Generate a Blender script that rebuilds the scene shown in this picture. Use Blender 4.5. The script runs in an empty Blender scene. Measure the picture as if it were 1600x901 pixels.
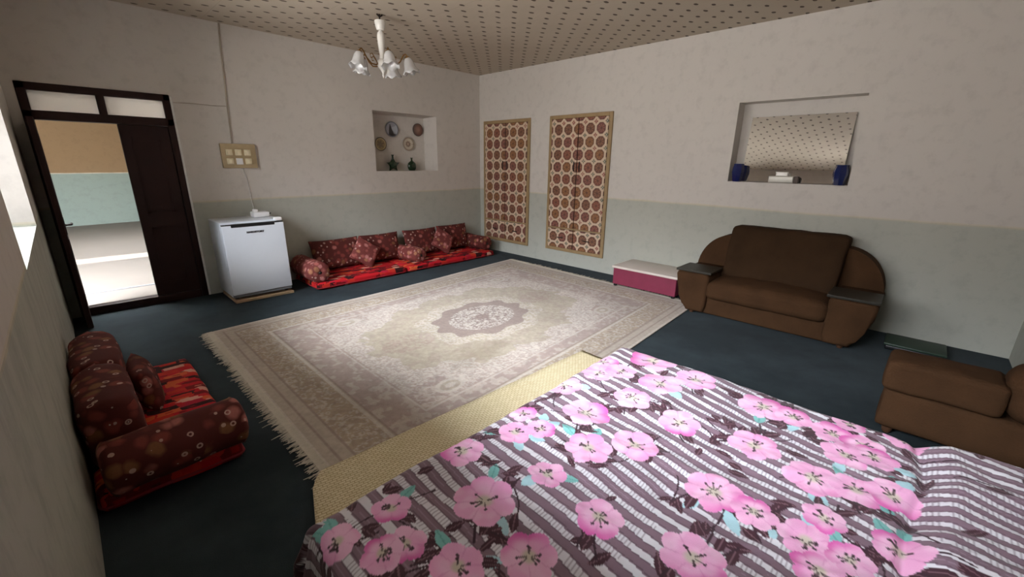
import bpy, bmesh, math, random
import numpy as np
from mathutils import Vector, Matrix, noise as mnoise

random.seed(7)
rng = np.random.default_rng(11)
PI = math.pi
scn = bpy.context.scene
COL = scn.collection


# ------------------------------------------------------------------ helpers
def lin(r, g, b):
    def f(c):
        c /= 255.0
        return c / 12.92 if c <= 0.04045 else ((c + 0.055) / 1.055) ** 2.4
    return (f(r), f(g), f(b))


def link(name, me, mat=None, parent=None, smooth=False, angle=None):
    o = bpy.data.objects.new(name, me)
    COL.objects.link(o)
    if mat is not None:
        me.materials.append(mat)
    if smooth:
        me.polygons.foreach_set('use_smooth', [True] * len(me.polygons))
        if angle is not None:
            try:
                me.set_sharp_from_angle(angle=math.radians(angle))
            except Exception:
                pass
    if parent is not None:
        o.parent = parent
    return o


def obj(name, bm, mat=None, parent=None, smooth=False, angle=None, world=True):
    """bmesh -> one mesh object. With world=True the mesh is in world coordinates and is shifted to its parent's origin."""
    if world and parent is not None:
        off = Vector((0, 0, 0))
        p = parent
        while p is not None:
            off += p.location
            p = p.parent
        bmesh.ops.translate(bm, verts=bm.verts, vec=-off)
    bmesh.ops.recalc_face_normals(bm, faces=bm.faces)
    me = bpy.data.meshes.new(name)
    bm.to_mesh(me)
    bm.free()
    return link(name, me, mat, parent, smooth, angle)


def empty(name, loc, label=None, cat=None, group=None, kind=None):
    o = bpy.data.objects.new(name, None)
    COL.objects.link(o)
    o.location = loc
    o.empty_display_size = 0.1
    tag(o, label, cat, group, kind)
    return o


def tag(o, label=None, cat=None, group=None, kind=None):
    if label: o['label'] = label
    if cat: o['category'] = cat
    if group: o['group'] = group
    if kind: o['kind'] = kind
    return o


def origin_to(o, loc):
    """move a top-level mesh's origin to loc, geometry stays"""
    o.data.transform(Matrix.Translation(-Vector(loc)))
    o.location = loc
    return o


def copy_tree(o, parent=None):
    c = o.copy()
    COL.objects.link(c)
    if parent is not None:
        c.parent = parent
    for ch in list(o.children):
        copy_tree(ch, c)
    return c


def box(bm, lo, hi, bevel=0.0, segs=2, M=None):
    lo, hi = Vector(lo), Vector(hi)
    r = bmesh.ops.create_cube(bm, size=1.0)
    vs = r['verts']
    s = hi - lo
    c = (hi + lo) / 2
    for v in vs:
        v.co = Vector((v.co.x * s.x + c.x, v.co.y * s.y + c.y, v.co.z * s.z + c.z))
    if bevel > 0:
        es = list({e for v in vs for e in v.link_edges})
        rr = bmesh.ops.bevel(bm, geom=es, offset=bevel, segments=segs, profile=0.5, affect='EDGES')
        vs = list({v for f in rr['faces'] for v in f.verts} | {v for v in vs if v.is_valid})
    if M is not None:
        bmesh.ops.transform(bm, matrix=M, verts=vs)
    return vs


def lathe(bm, prof, n=24, M=None, squash=None):
    """prof: list of (r,z); revolve about z"""
    rings = []
    for r, z in prof:
        if r < 1e-6:
            rings.append([bm.verts.new((0, 0, z))])
        else:
            rings.append([bm.verts.new((r * math.cos(2 * PI * k / n), r * math.sin(2 * PI * k / n), z)) for k in range(n)])
    for a, b in zip(rings, rings[1:]):
        if len(a) == 1 and len(b) == 1:
            continue
        for k in range(n):
            k2 = (k + 1) % n
            if len(a) == 1:
                bm.faces.new((a[0], b[k], b[k2]))
            elif len(b) == 1:
                bm.faces.new((a[k], a[k2], b[0]))
            else:
                bm.faces.new((a[k], a[k2], b[k2], b[k]))
    vs = [v for r in rings for v in r]
    if len(rings[0]) > 1:
        bm.faces.new(list(reversed(rings[0])))
    if len(rings[-1]) > 1:
        bm.faces.new(rings[-1])
    if squash:
        for v in vs:
            v.co = Vector((v.co.x * squash[0], v.co.y * squash[1], v.co.z * squash[2]))
    if M is not None:
        bmesh.ops.transform(bm, matrix=M, verts=vs)
    return vs


def tube(bm, pts, r, n=8):
    pts = [Vector(p) for p in pts]
    rings = []
    rad = r if isinstance(r, (list, tuple)) else [r] * len(pts)
    for i, p in enumerate(pts):
        t = (pts[min(i + 1, len(pts) - 1)] - pts[max(i - 1, 0)]).normalized()
        a = t.cross(Vector((0, 0, 1)))
        if a.length < 1e-3:
            a = t.cross(Vector((0, 1, 0)))
        a.normalize()
        b = t.cross(a)
        rings.append([bm.verts.new(p + (a * math.cos(2 * PI * k / n) + b * math.sin(2 * PI * k / n)) * rad[i]) for k in range(n)])
    for A, B in zip(rings, rings[1:]):
        for k in range(n):
            bm.faces.new((A[k], A[(k + 1) % n], B[(k + 1) % n], B[k]))
    bm.faces.new(rings[0])
    bm.faces.new(rings[-1])


def prism(bm, pts2, fn, d0, d1, bevel=0.0, segs=3):
    """polygon pts2 extruded from d0 to d1; fn(a,b,d)->xyz"""
    A = [bm.verts.new(fn(a, b, d0)) for a, b in pts2]
    B = [bm.verts.new(fn(a, b, d1)) for a, b in pts2]
    n = len(pts2)
    fs = [bm.faces.new(A), bm.faces.new(list(reversed(B)))]
    for k in range(n):
        fs.append(bm.faces.new((A[k], B[k], B[(k + 1) % n], A[(k + 1) % n])))
    if bevel > 0:
        es = [e for f in fs[:2] for e in f.edges]
        bmesh.ops.bevel(bm, geom=list(set(es)), offset=bevel, segments=segs, profile=0.5, affect='EDGES')


def cushion_bm(w, h, t, n=26, pinch=0.05, seed=0, wr=0.012, square=4):
    """a stuffed cushion lying in local x (w), z (h), thickness along y, centred"""
    bm = bmesh.new()
    gv = {}
    off = Vector((seed * 3.1, seed * 1.7, seed * 5.3))
    for side in (1, -1):
        for i in range(n + 1):
            for j in range(n + 1):
                u, v = -1 + 2 * i / n, -1 + 2 * j / n
                edge = i in (0, n) or j in (0, n)
                if edge and side == -1:
                    gv[(side, i, j)] = gv[(1, i, j)]
                    continue
                x = w / 2 * u * (1 - pinch * (1 - v * v))
                z = h / 2 * v * (1 - pinch * (1 - u * u))
                th = t / 2 * (max(0, (1 - abs(u) ** square)) * max(0, (1 - abs(v) ** square))) ** 0.55
                nv = mnoise.noise(Vector((x * 7, z * 7, side)) + off) * wr * (0 if edge else 1)
                gv[(side, i, j)] = bm.verts.new((x, side * (th + nv * (th / t * 2)), z))
        for i in range(n):
            for j in range(n):
                q = (gv[(side, i, j)], gv[(side, i + 1, j)], gv[(side, i + 1, j + 1)], gv[(side, i, j + 1)])
                bm.faces.new(q if side == 1 else tuple(reversed(q)))
    return bm


def soft_box(bm, lo, hi, r, n=3, sub=12, wr=0.01, seed=0, crown=0.0, fn=None):
    """rounded upholstered block, subdivided and lightly wrinkled"""
    b2 = bmesh.new()
    lo, hi = Vector(lo), Vector(hi)
    c, hs = (lo + hi) / 2, (hi - lo) / 2
    r = min(r, hs.x * .98, hs.y * .98, hs.z * .98)
    core = hs - Vector((r, r, r))
    bmesh.ops.create_cube(b2, size=2.0)
    bmesh.ops.subdivide_edges(b2, edges=b2.edges, cuts=sub, use_grid_fill=True)
    off = Vector((seed * 2.3, seed * 7.1, seed))
    vm = {}
    for v in b2.verts:
        p = Vector((v.co.x * hs.x, v.co.y * hs.y, v.co.z * hs.z))
        # denser sampling near edges
        q = Vector([max(-core[k], min(core[k], p[k])) for k in range(3)])
        d = p - q
        if d.length > 1e-6:
            p = q + d.normalized() * r
        else:
            pass
        if crown:
            u, w_ = p.x / hs.x, p.y / hs.y
            if p.z > 0:
                p.z += crown * (1 - u * u) * (1 - w_ * w_)
        nz = mnoise.noise(p * 6 + off) * wr + mnoise.noise(p * 17 + off) * wr * .35
        p += p.normalized() * nz
        p += c
        if fn:
            p = Vector(fn(p))
        vm[v] = bm.verts.new(p)
    for f in b2.faces:
        bm.faces.new([vm[v] for v in f.verts])
    b2.free()


def bolster_bm(L, R, seed=0, n=36, m=22):
    """bolster along local y from 0 to L, axis at z=R"""
    prof = []
    rr = R * .55
    for k in range(8):
        a = k / 7 * PI / 2
        prof.append((R - rr + rr * math.sin(a) if k else R * .30, rr * .55 * (1 - math.cos(a))))
    prof = [(0.0, .025), (R * .12, .012)] + prof
    prof = [(r, y) for r, y in prof]
    mid = [(R, rr * .55 + (L - 2 * rr * .55) * k / m) for k in range(1, m)]
    end = [(r, L - y) for r, y in reversed(prof)]
    bm = bmesh.new()
    vs = lathe(bm, prof + mid + end, n)
    off = Vector((seed * 4.7, seed, seed * 2.2))
    for v in vs:
        x, y, z = v.co.x, v.co.y, v.co.z
        r = math.hypot(x, y)
        a = math.atan2(y, x)
        nz = mnoise.noise(Vector((x * 9, y * 9, z * 6)) + off) * .010
        if z < rr * .5 or z > L - rr * .5:
            nz += .006 * math.sin(a * 14 + seed) * (r / R)
        k = (1 + nz / max(R, .01)) if r > 1e-5 else 1
        zz = y * k
        zz = max(zz, -R * .93)
        v.co = Vector((x * k, z, zz + R * .93))
    return bm


# ------------------------------------------------------------------ numpy noise and patterned grids
def vnoise(x, y, seed=0):
    r = np.random.default_rng(seed)
    T = r.random((257, 257))
    T[256, :] = T[0, :]
    T[:, 256] = T[:, 0]
    xi, yi = np.floor(x), np.floor(y)
    fx, fy = x - xi, y - yi
    fx, fy = fx * fx * (3 - 2 * fx), fy * fy * (3 - 2 * fy)
    xi, yi = xi.astype(int) % 256, yi.astype(int) % 256
    a = T[xi, yi] * (1 - fx) + T[xi + 1, yi] * fx
    b = T[xi, yi + 1] * (1 - fx) + T[xi + 1, yi + 1] * fx
    return a * (1 - fy) + b * fy


def fbm(x, y, seed=0, o=3):
    s, a, t = 0, .5, 0
    for k in range(o):
        s = s + a * vnoise(x * 2 ** k + 17.3 * k, y * 2 ** k + 5.1 * k, seed + k)
        t += a
        a *= .5
    return s / t


def mixc(C, mask, col):
    m = np.clip(mask, 0, 1)[:, None]
    return C * (1 - m) + np.array(col)[None, :] * m


def sstep(a, b, x):
    t = np.clip((x - a) / (b - a), 0, 1)
    return t * t * (3 - 2 * t)


def grid_mesh(name, nx, ny, P, Ccol):
    """P (N,3), colours (N,3), N=(nx+1)*(ny+1), index i*(ny+1)+j"""
    me = bpy.data.meshes.new(name)
    N = (nx + 1) * (ny + 1)
    me.vertices.add(N)
    me.vertices.foreach_set('co', np.ascontiguousarray(P, dtype=np.float32).ravel())
    I, J = np.meshgrid(np.arange(nx), np.arange(ny), indexing='ij')
    a = (I * (ny + 1) + J).ravel()
    q = np.stack([a, a + ny + 1, a + ny + 2, a + 1], 1).astype(np.int32)
    F = q.shape[0]
    me.loops.add(F * 4)
    me.loops.foreach_set('vertex_index', q.ravel())
    me.polygons.add(F)
    me.polygons.foreach_set('loop_start', np.arange(0, F * 4, 4, dtype=np.int32))
    me.update(calc_edges=True)
    me.validate()
    at = me.color_attributes.new('pattern', 'FLOAT_COLOR', 'POINT')
    cc = np.ones((N, 4), np.float32)
    cc[:, :3] = Ccol
    at.data.foreach_set('color', cc.ravel())
    return me


def uvgrid(nx, ny):
    I, J = np.meshgrid(np.linspace(0, 1, nx + 1), np.linspace(0, 1, ny + 1), indexing='ij')
    return I.ravel(), J.ravel()


# ------------------------------------------------------------------ materials
class NT:
    def __init__(self, name):
        self.m = bpy.data.materials.new(name)
        self.m.use_nodes = True
        self.t = self.m.node_tree
        self.b = self.t.nodes['Principled BSDF']
        self.out = self.t.nodes['Material Output']

    def n(self, typ, **kw):
        nd = self.t.nodes.new(typ)
        for k, v in kw.items():
            if k.startswith('i_'):
                key = k[2:]
                key = int(key) if key.isdigit() else key.replace('_', ' ')
                nd.inputs[key].default_value = v
            else:
                setattr(nd, k, v)
        return nd

    def l(self, a, b):
        self.t.links.new(a, b)

    def math(self, op, a, b=None, c=None):
        nd = self.n('ShaderNodeMath', operation=op)
        for i, v in enumerate((a, b, c)):
            if v is None: continue
            if isinstance(v, (int, float)): nd.inputs[i].default_value = v
            else: self.l(v, nd.inputs[i])
        return nd.outputs[0]

    def mix(self, fac, a, b, blend='MIX'):
        nd = self.n('ShaderNodeMix', data_type='RGBA', blend_type=blend)
        for i, v in ((0, fac), (6, a), (7, b)):
            if isinstance(v, (int, float)): nd.inputs[i].default_value = v
            elif isinstance(v, tuple): nd.inputs[i].default_value = (*v[:3], 1)
            else: self.l(v, nd.inputs[i])
        return nd.outputs[2]

    def ramp(self, fac, stops, const=False):
        nd = self.n('ShaderNodeValToRGB')
        cr = nd.color_ramp
        if const: cr.interpolation = 'CONSTANT'
        while len(cr.elements) < len(stops):
            cr.elements.new(0.5)
        for e, (p, c) in zip(cr.elements, stops):
            e.position = p
            e.color = (*c[:3], 1) if not isinstance(c, (int, float)) else (c, c, c, 1)
        self.l(fac, nd.inputs[0])
        return nd.outputs[0]

    def coord(self, kind='Object', scale=None, rot=None, loc=None):
        tc = self.n('ShaderNodeTexCoord')
        o = tc.outputs[kind]
        if scale or rot or loc:
            mp = self.n('ShaderNodeMapping')
            if scale: mp.inputs['Scale'].default_value = scale
            if rot: mp.inputs['Rotation'].default_value = rot
            if loc: mp.inputs['Location'].default_value = loc
            self.l(o, mp.inputs[0])
            o = mp.outputs[0]
        return o

    def noise(self, co, scale, detail=3, rough=.55):
        nd = self.n('ShaderNodeTexNoise')
        nd.inputs['Scale'].default_value = scale
        nd.inputs['Detail'].default_value = detail
        nd.inputs['Roughness'].default_value = rough
        self.l(co, nd.inputs['Vector'])
        return nd.outputs['Fac']

    def bump(self, h, strength=.2, dist=.01):
        nd = self.n('ShaderNodeBump')
        nd.inputs['Strength'].default_value = strength
        nd.inputs['Distance'].default_value = dist
        self.l(h, nd.inputs['Height'])
        self.l(nd.outputs[0], self.b.inputs['Normal'])

    def base(self, c):
        if isinstance(c, tuple): self.b.inputs['Base Color'].default_value = (*c[:3], 1)
        else: self.l(c, self.b.inputs['Base Color'])

    def set(self, rough=None, metal=None, spec=None, sheen=None, coat=None, trans=None):
        if rough is not None: self.b.inputs['Roughness'].default_value = rough
        if metal is not None: self.b.inputs['Metallic'].default_value = metal
        if spec is not None: self.b.inputs['Specular IOR Level'].default_value = spec
        if sheen is not None: self.b.inputs['Sheen Weight'].default_value = sheen
        if coat is not None: self.b.inputs['Coat Weight'].default_value = coat
        if trans is not None: self.b.inputs['Transmission Weight'].default_value = trans
        return self


def plain(name, c, rough=.5, metal=0, spec=.5, var=.08, scale=30, bump=0, sheen=0, coat=0):
    t = NT(name)
    co = t.coord()
    f = t.noise(co, scale)
    d = tuple(x * (1 - var * 2) for x in c)
    t.base(t.mix(f, d, tuple(min(1, x * (1 + var)) for x in c)))
    t.set(rough, metal, spec, sheen, coat)
    if bump: t.bump(f, bump)
    return t.m


def wall_mat(name, upper, lower, line, H=1.1, dirt=0.0):
    t = NT(name)
    co = t.coord()
    sx = t.n('ShaderNodeSeparateXYZ')
    t.l(co, sx.inputs[0])
    wob = t.noise(co, 1.3, 2)
    z = t.math('ADD', sx.outputs[2], t.math('MULTIPLY', t.math('SUBTRACT', wob, .5), .03))
    low = t.math('LESS_THAN', z, H)
    edge = t.math('ABSOLUTE', t.math('SUBTRACT', z, H))
    ln = t.math('LESS_THAN', edge, .012)
    big = t.noise(co, 1.1, 4)
    fine = t.noise(co, 9, 5, .65)
    up = t.mix(big, tuple(x * .93 for x in upper), upper)
    lo = t.mix(big, tuple(x * .88 for x in lower), lower)
    c = t.mix(low, up, lo)
    lf = t.math('MULTIPLY', ln, t.math('MULTIPLY', t.noise(co, 3, 2), .9))
    c = t.mix(lf, c, line)
    sp = t.ramp(fine, [(.30, 0.90), (.5, 1.0)])
    c = t.mix(1.0, c, sp, 'MULTIPLY')
    if dirt:
        co2 = t.coord(scale=(3, 2.0, .8))
        st = t.noise(co2, 3, 5, .7)
        below = t.math('LESS_THAN', z, H)
        f = t.math('MULTIPLY', t.math('MULTIPLY', t.ramp(st, [(.48, 0.0), (.62, 1.0)]), below), dirt)
        c = t.mix(f, c, tuple(x * .42 for x in lower))
    t.base(c)
    t.set(.85, spec=.25)
    t.bump(t.math('ADD', t.math('MULTIPLY', big, .6), t.math('MULTIPLY', fine, .25)), .14, .02)
    return t.m


UP = lin(205, 199, 191)
LOW = lin(182, 183, 172)
LINE = lin(200, 190, 160)
M = {}
M['wall'] = wall_mat('wall_paint', UP, LOW, LINE)
M['wall_left'] = wall_mat('wall_paint_worn', UP, LOW, LINE, dirt=.28)
M['hall_wall'] = wall_mat('hall_paint', lin(148, 123, 94), lin(150, 165, 158), lin(235, 225, 205), H=1.2)
M['hall_floor'] = plain('hall_floor', lin(100, 93, 86), .6, var=.06, scale=2.2)
M['hall_ceiling'] = plain('hall_ceiling', lin(225, 220, 212), .9)
M['wood_dark'] = plain('dark_door_paint', lin(44, 24, 21), .55, var=.2, scale=4, spec=.2)
M['wood_plain'] = plain('pale_board_wood', lin(178, 152, 118), .6, var=.15, scale=12)
M['window_white'] = plain('window_white_paint', lin(225, 225, 220), .5)
M['fridge'] = plain('fridge_white_enamel', lin(226, 232, 240), .28, var=.01, coat=.3)
M['black'] = plain('black_plastic', lin(18, 18, 20), .4, var=.1)
M['grey'] = plain('grey_plastic', lin(120, 122, 126), .45)
M['white_plastic'] = plain('white_plastic', lin(232, 230, 228), .4, var=.02)
M['switch_plate'] = plain('beige_switch_board', lin(178, 158, 122), .5, var=.08)
M['switch'] = plain('ivory_switch', lin(226, 214, 180), .35, var=.03)
M['cable'] = plain('painted_cable', lin(176, 164, 148), .6)
M['ceramic'] = plain('white_ceramic', lin(236, 233, 226), .25, var=.03)
M['brass'] = plain('aged_brass', lin(140, 104, 58), .35, metal=.8, var=.15)
M['iron'] = plain('dark_iron', lin(52, 44, 40), .5, metal=.5)
M['maroon'] = plain('maroon_laminate', lin(126, 40, 66), .4, var=.1, scale=8)
M['table_white'] = plain('off_white_laminate', lin(212, 200, 190), .4, var=.05, scale=6)
M['wardrobe_wood'] = plain('wardrobe_wood', lin(158, 132, 94), .5, var=.15, scale=9)
M['green_box'] = plain('dark_green_board', lin(38, 58, 44), .5, var=.15, scale=6)
M['green_glaze'] = plain('green_glaze', lin(24, 50, 26), .25, var=.25, coat=.3)
M['tray'] = plain('dark_tray', lin(46, 42, 34), .4, var=.1, spec=.3)
M['silver'] = plain('silver_foil', lin(176, 172, 162), .4, metal=.3, var=.05)
M['brown_dark'] = plain('dark_brown_card', lin(70, 56, 46), .6)
M['bed_wood'] = plain('bed_frame_wood', lin(84, 56, 38), .5, var=.2, scale=7)
M['mattress_ticking'] = plain('mattress_ticking', lin(205, 198, 190), .8)


def glass(name, tint=(1, 1, 1), frost=False):
    t = NT(name)
    for nd in list(t.t.nodes):
        if nd != t.out: t.t.nodes.remove(nd)
    if frost:
        a = t.n('ShaderNodeBsdfTranslucent'); a.inputs[0].default_value = (.92, .90, .88, 1)
        b = t.n('ShaderNodeBsdfDiffuse'); b.inputs[0].default_value = (.8, .78, .76, 1)
        mx = t.n('ShaderNodeMixShader'); mx.inputs[0].default_value = .12
        t.l(a.outputs[0], mx.inputs[1]); t.l(b.outputs[0], mx.inputs[2])
    else:
        a = t.n('ShaderNodeBsdfTransparent'); a.inputs[0].default_value = (*tint, 1)
        b = t.n('ShaderNodeBsdfGlossy'); b.inputs[1].default_value = .02
        fr = t.n('ShaderNodeFresnel'); fr.inputs[0].default_value = 1.45
        mx = t.n('ShaderNodeMixShader')
        t.l(fr.outputs[0], mx.inputs[0]); t.l(a.outputs[0], mx.inputs[1]); t.l(b.outputs[0], mx.inputs[2])
    t.l(mx.outputs[0], t.out.inputs[0])
    return t.m


M['glass'] = glass('window_glass')
M['frosted'] = glass('frosted_glass', frost=True)
t = NT('cobalt_glass')
t.base(lin(12, 28, 84)); t.set(.12, spec=.5, coat=.3, trans=.15)
M['cobalt'] = t.m
t = NT('mirror_silver')
t.base((.86, .87, .86)); t.set(.015, metal=1)
M['mirror'] = t.m

# chandelier shade: white pressed glass, lets some light through
t = NT('milk_glass')
t.base(t.mix(t.noise(t.coord(), 18), (.78, .78, .78), (.93, .93, .92))); t.set(.18, trans=.35, coat=.4)
M['shade'] = t.m

# carpet
t = NT('carpet_blue_green')
co = t.coord()
f = t.noise(co, 2.2, 4); g = t.noise(co, 260, 2)
f2 = t.ramp(t.noise(co, .9, 5, .65), [(.42, 0.0), (.66, 1.0)])
c = t.mix(f, lin(34, 42, 45), lin(53, 63, 68))
c = t.mix(t.math('MULTIPLY', f2, .45), c, lin(82, 94, 100))
c = t.mix(t.math('MULTIPLY', g, .5), c, lin(28, 37, 41))
t.base(c); t.set(.9, spec=.12, sheen=.03)
t.b.inputs['Sheen Roughness'].default_value = .22; t.bump(g, .4, .01)
M['carpet'] = t.m

# ceiling cloth with a staggered grid of small dark sprigs
t = NT('ceiling_cloth')
co = t.coord()
sx = t.n('ShaderNodeSeparateXYZ'); t.l(co, sx.inputs[0])
nz = t.noise(co, 28, 2)
PX, PY = .238, .236


def sprig(ox, oy):
    fx = t.math('SUBTRACT', t.math('FRACT', t.math('ADD', t.math('DIVIDE', sx.outputs[0], PX), ox)), .5)
    fy = t.math('SUBTRACT', t.math('FRACT', t.math('ADD', t.math('DIVIDE', sx.outputs[1], PY), oy)), .5)
    ax, ay = t.math('MULTIPLY', fx, PX / .034), t.math('MULTIPLY', fy, PY / .021)
    # an oblique leaf pair
    bx, by = t.math('ADD', ax, t.math('MULTIPLY', ay, .5)), t.math('SUBTRACT', ay, t.math('MULTIPLY', ax, .35))
    d = t.math('ADD', t.math('MULTIPLY', bx, bx), t.math('MULTIPLY', by, by))
    d = t.math('ADD', d, t.math('MULTIPLY', t.math('SUBTRACT', nz, .5), 1.6))
    return t.math('LESS_THAN', d, .85)


dots = t.math('MAXIMUM', sprig(.1, .3), sprig(.6, .8))
f = t.noise(co, 1.6, 3)
c = t.mix(f, lin(176, 164, 148), lin(192, 181, 165))
stripe = t.math('FRACT', t.math('DIVIDE', sx.outputs[0], .8))
seam = t.math('LESS_THAN', stripe, .006)
c = t.mix(t.math('MULTIPLY', seam, .25), c, lin(120, 108, 92))
c = t.mix(t.math('MULTIPLY', dots, .88), c, lin(66, 54, 48))
t.base(c); t.set(.9, spec=.2); t.bump(t.noise(co, 3, 3), .25, .04)
M['ceiling'] = t.m

# velvet of the sofas
t = NT('brown_velvet')
co = t.coord()
f = t.noise(co, 5, 4); g = t.noise(co, 120, 2)
c = t.mix(f, lin(54, 37, 24), lin(86, 60, 39))
c = t.mix(t.math('MULTIPLY', g, .3), c, lin(46, 31, 21))
t.base(c); t.set(.9, spec=.08, sheen=.0); t.bump(g, .3, .008)
M['velvet'] = t.m
t = NT('dark_velvet_cover')
co = t.coord()
f = t.noise(co, 6, 4); g = t.noise(co, 120, 2)
c = t.mix(f, lin(44, 31, 20), lin(66, 47, 31))
t.base(c); t.set(.9, spec=.08, sheen=.0); t.bump(g, .3, .008)
M['velvet_dark'] = t.m


# floral velvet of cushions and bolsters
def floral(name, dark, mid, rose, olive, pale, s=9):
    t = NT(name)
    co = t.coord()
    nzv = t.n('ShaderNodeTexNoise'); nzv.inputs['Scale'].default_value = 11
    t.l(co, nzv.inputs['Vector'])
    warp = t.n('ShaderNodeVectorMath', operation='MULTIPLY_ADD')
    t.l(nzv.outputs['Color'], warp.inputs[0]); warp.inputs[1].default_value = (.05, .05, .05); t.l(co, warp.inputs[2])
    v1 = t.n('ShaderNodeTexVoronoi'); v1.inputs['Scale'].default_value = s; t.l(warp.outputs[0], v1.inputs['Vector'])
    sp = t.n('ShaderNodeSeparateColor'); t.l(v1.outputs['Color'], sp.inputs[0])
    cell = t.ramp(sp.outputs[0], [(0, dark), (.25, mid), (.5, rose), (.72, olive), (.86, mid)], True)
    edge = t.ramp(v1.outputs['Distance'], [(.30, 0.0), (.55, 1.0)])
    c = t.mix(edge, cell, dark)
    v2 = t.n('ShaderNodeTexVoronoi'); v2.inputs['Scale'].default_value = s * 1.25
    mp = t.n('ShaderNodeMapping'); mp.inputs['Location'].default_value = (3.3, 1.2, 7.7); t.l(co, mp.inputs[0]); t.l(mp.outputs[0], v2.inputs['Vector'])
    d = v2.outputs['Distance']
    ring = t.math('MULTIPLY', t.math('GREATER_THAN', d, .13), t.math('LESS_THAN', d, .25))
    heart = t.math('LESS_THAN', d, .07)
    s2 = t.n('ShaderNodeSeparateColor'); t.l(v2.outputs['Color'], s2.inputs[0])
    pick = t.math('GREATER_THAN', s2.outputs[1], .5)
    c = t.mix(t.math('MULTIPLY', t.math('MULTIPLY', ring, pick), .75), c, pale)
    c = t.mix(t.math('MULTIPLY', t.math('MULTIPLY', heart, t.math('GREATER_THAN', s2.outputs[0], .6)), .8), c, lin(224, 206, 194))
    c = t.mix(t.math('MULTIPLY', t.noise(co, 60, 2), .35), c, dark)
    t.base(c); t.set(.75, spec=.15); t.bump(t.noise(co, 90, 2), .25, .006)
    return t.m


M['floral'] = floral('maroon_floral_velvet', lin(86, 40, 36), lin(134, 64, 56), lin(178, 110, 100), lin(136, 92, 62), lin(214, 182, 166), 14)
M['floral_pale'] = floral('rose_floral_velvet', lin(110, 54, 50), lin(162, 92, 86), lin(192, 128, 122), lin(164, 114, 84), lin(220, 188, 176), 15)

# red ikat mattress cloth
t = NT('red_ikat')
tc = t.coord()
nzv = t.n('ShaderNodeTexNoise'); nzv.inputs['Scale'].default_value = 40; t.l(tc, nzv.inputs['Vector'])
warp = t.n('ShaderNodeVectorMath', operation='MULTIPLY_ADD')
t.l(nzv.outputs['Color'], warp.inputs[0]); warp.inputs[1].default_value = (.03, .012, .01); t.l(tc, warp.inputs[2])
mp = t.n('ShaderNodeMapping'); mp.inputs['Scale'].default_value = (8.5, 19.0, 9.0); t.l(warp.outputs[0], mp.inputs[0])
v = t.n('ShaderNodeTexVoronoi'); v.distance = 'CHEBYCHEV'; v.inputs['Scale'].default_value = 1.0; v.inputs['Randomness'].default_value = .75
t.l(mp.outputs[0], v.inputs['Vector'])
sp = t.n('ShaderNodeSeparateColor'); t.l(v.outputs['Color'], sp.inputs[0])
c = t.ramp(sp.outputs[0], [(0, lin(184, 28, 36)), (.30, lin(112, 18, 24)), (.48, lin(190, 48, 36)), (.62, lin(52, 22, 22)), (.77, lin(204, 92, 52)), (.86, lin(170, 30, 50)), (.94, lin(214, 160, 140))], True)
c2 = t.ramp(sp.outputs[1], [(0, lin(170, 28, 30)), (.5, lin(70, 22, 22)), (.8, lin(220, 140, 110))], True)
inner = t.ramp(v.outputs['Distance'], [(.12, 1.0), (.2, 0.0)])
c = t.mix(t.math('MULTIPLY', inner, .7), c, c2)
t.base(c); t.set(.8, spec=.15); t.bump(t.noise(tc, 120, 2), .25, .006)
M['ikat'] = t.m
M['red_edge'] = plain('red_mattress_piping', lin(150, 24, 34), .7, var=.2)


# woven palm mat
t = NT('woven_straw')
co = t.coord(rot=(0, 0, math.radians(8)))
br = t.n('ShaderNodeTexBrick')
br.inputs['Scale'].default_value = 1.0
br.inputs['Brick Width'].default_value = .034
br.inputs['Row Height'].default_value = .016
br.inputs['Mortar Size'].default_value = .0022
br.inputs['Color1'].default_value = (*lin(236, 224, 192), 1)
br.inputs['Color2'].default_value = (*lin(220, 206, 168), 1)
br.inputs['Mortar'].default_value = (*lin(170, 150, 106), 1)
t.l(co, br.inputs['Vector'])
c = t.mix(t.math('MULTIPLY', t.noise(co, 3, 3), .5), br.outputs['Color'], lin(216, 202, 164))
t.base(c); t.set(.75, spec=.25); t.bump(t.math('SUBTRACT', 1.0, br.outputs['Fac']), .25, .003)
M['straw'] = t.m


def pattern_mat(name, rough=.85, spec=.2, weave=200, bump=.2, sheen=0.0, wear=.12, coat=0):
    t = NT(name)
    a = t.n('ShaderNodeAttribute', attribute_name='pattern')
    co = t.coord()
    g = t.noise(co, weave, 2)
    c = t.mix(t.math('MULTIPLY', g, wear), a.outputs['Color'], (0.02, .02, .02))
    t.base(c); t.set(rough, spec=spec, sheen=sheen, coat=coat); t.bump(g, bump, .006)
    return t.m


M['rug'] = pattern_mat('rug_pile', .95, .1, 150, .5, .1, .12)
M['duvet'] = pattern_mat('printed_duvet', .7, .25, 240, .12, .1, .05)
M['tilework'] = pattern_mat('lattice_panel', .45, .4, 90, .05, 0, .06)
M['plate'] = pattern_mat('painted_plate', .3, .5, 60, 0, 0, .02, .4)
M['fringe'] = plain('rug_fringe_cotton', lin(206, 198, 182), .9)

# ------------------------------------------------------------------ camera
C0 = Vector((-5.39094646, -5.97983105, 1.57927232))
R = Vector((0.6923115, -0.7214878, 0.01265417))
U = Vector((0.19904484, 0.20779288, 0.9577073))
F = Vector((0.69360358, 0.66051303, -0.28746582))
cam = bpy.data.cameras.new('camera')
cam.sensor_width = 36
cam.sensor_fit = 'HORIZONTAL'
cam.lens = 658.463 / 1600 * 36
cam.clip_start = .02
co_ = bpy.data.objects.new('camera', cam)
COL.objects.link(co_)
mw = Matrix.Identity(4)
for i in range(3):
    mw[i][0], mw[i][1], mw[i][2], mw[i][3] = R[i], U[i], -F[i], C0[i]
co_.matrix_world = mw
scn.camera = co_

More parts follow.
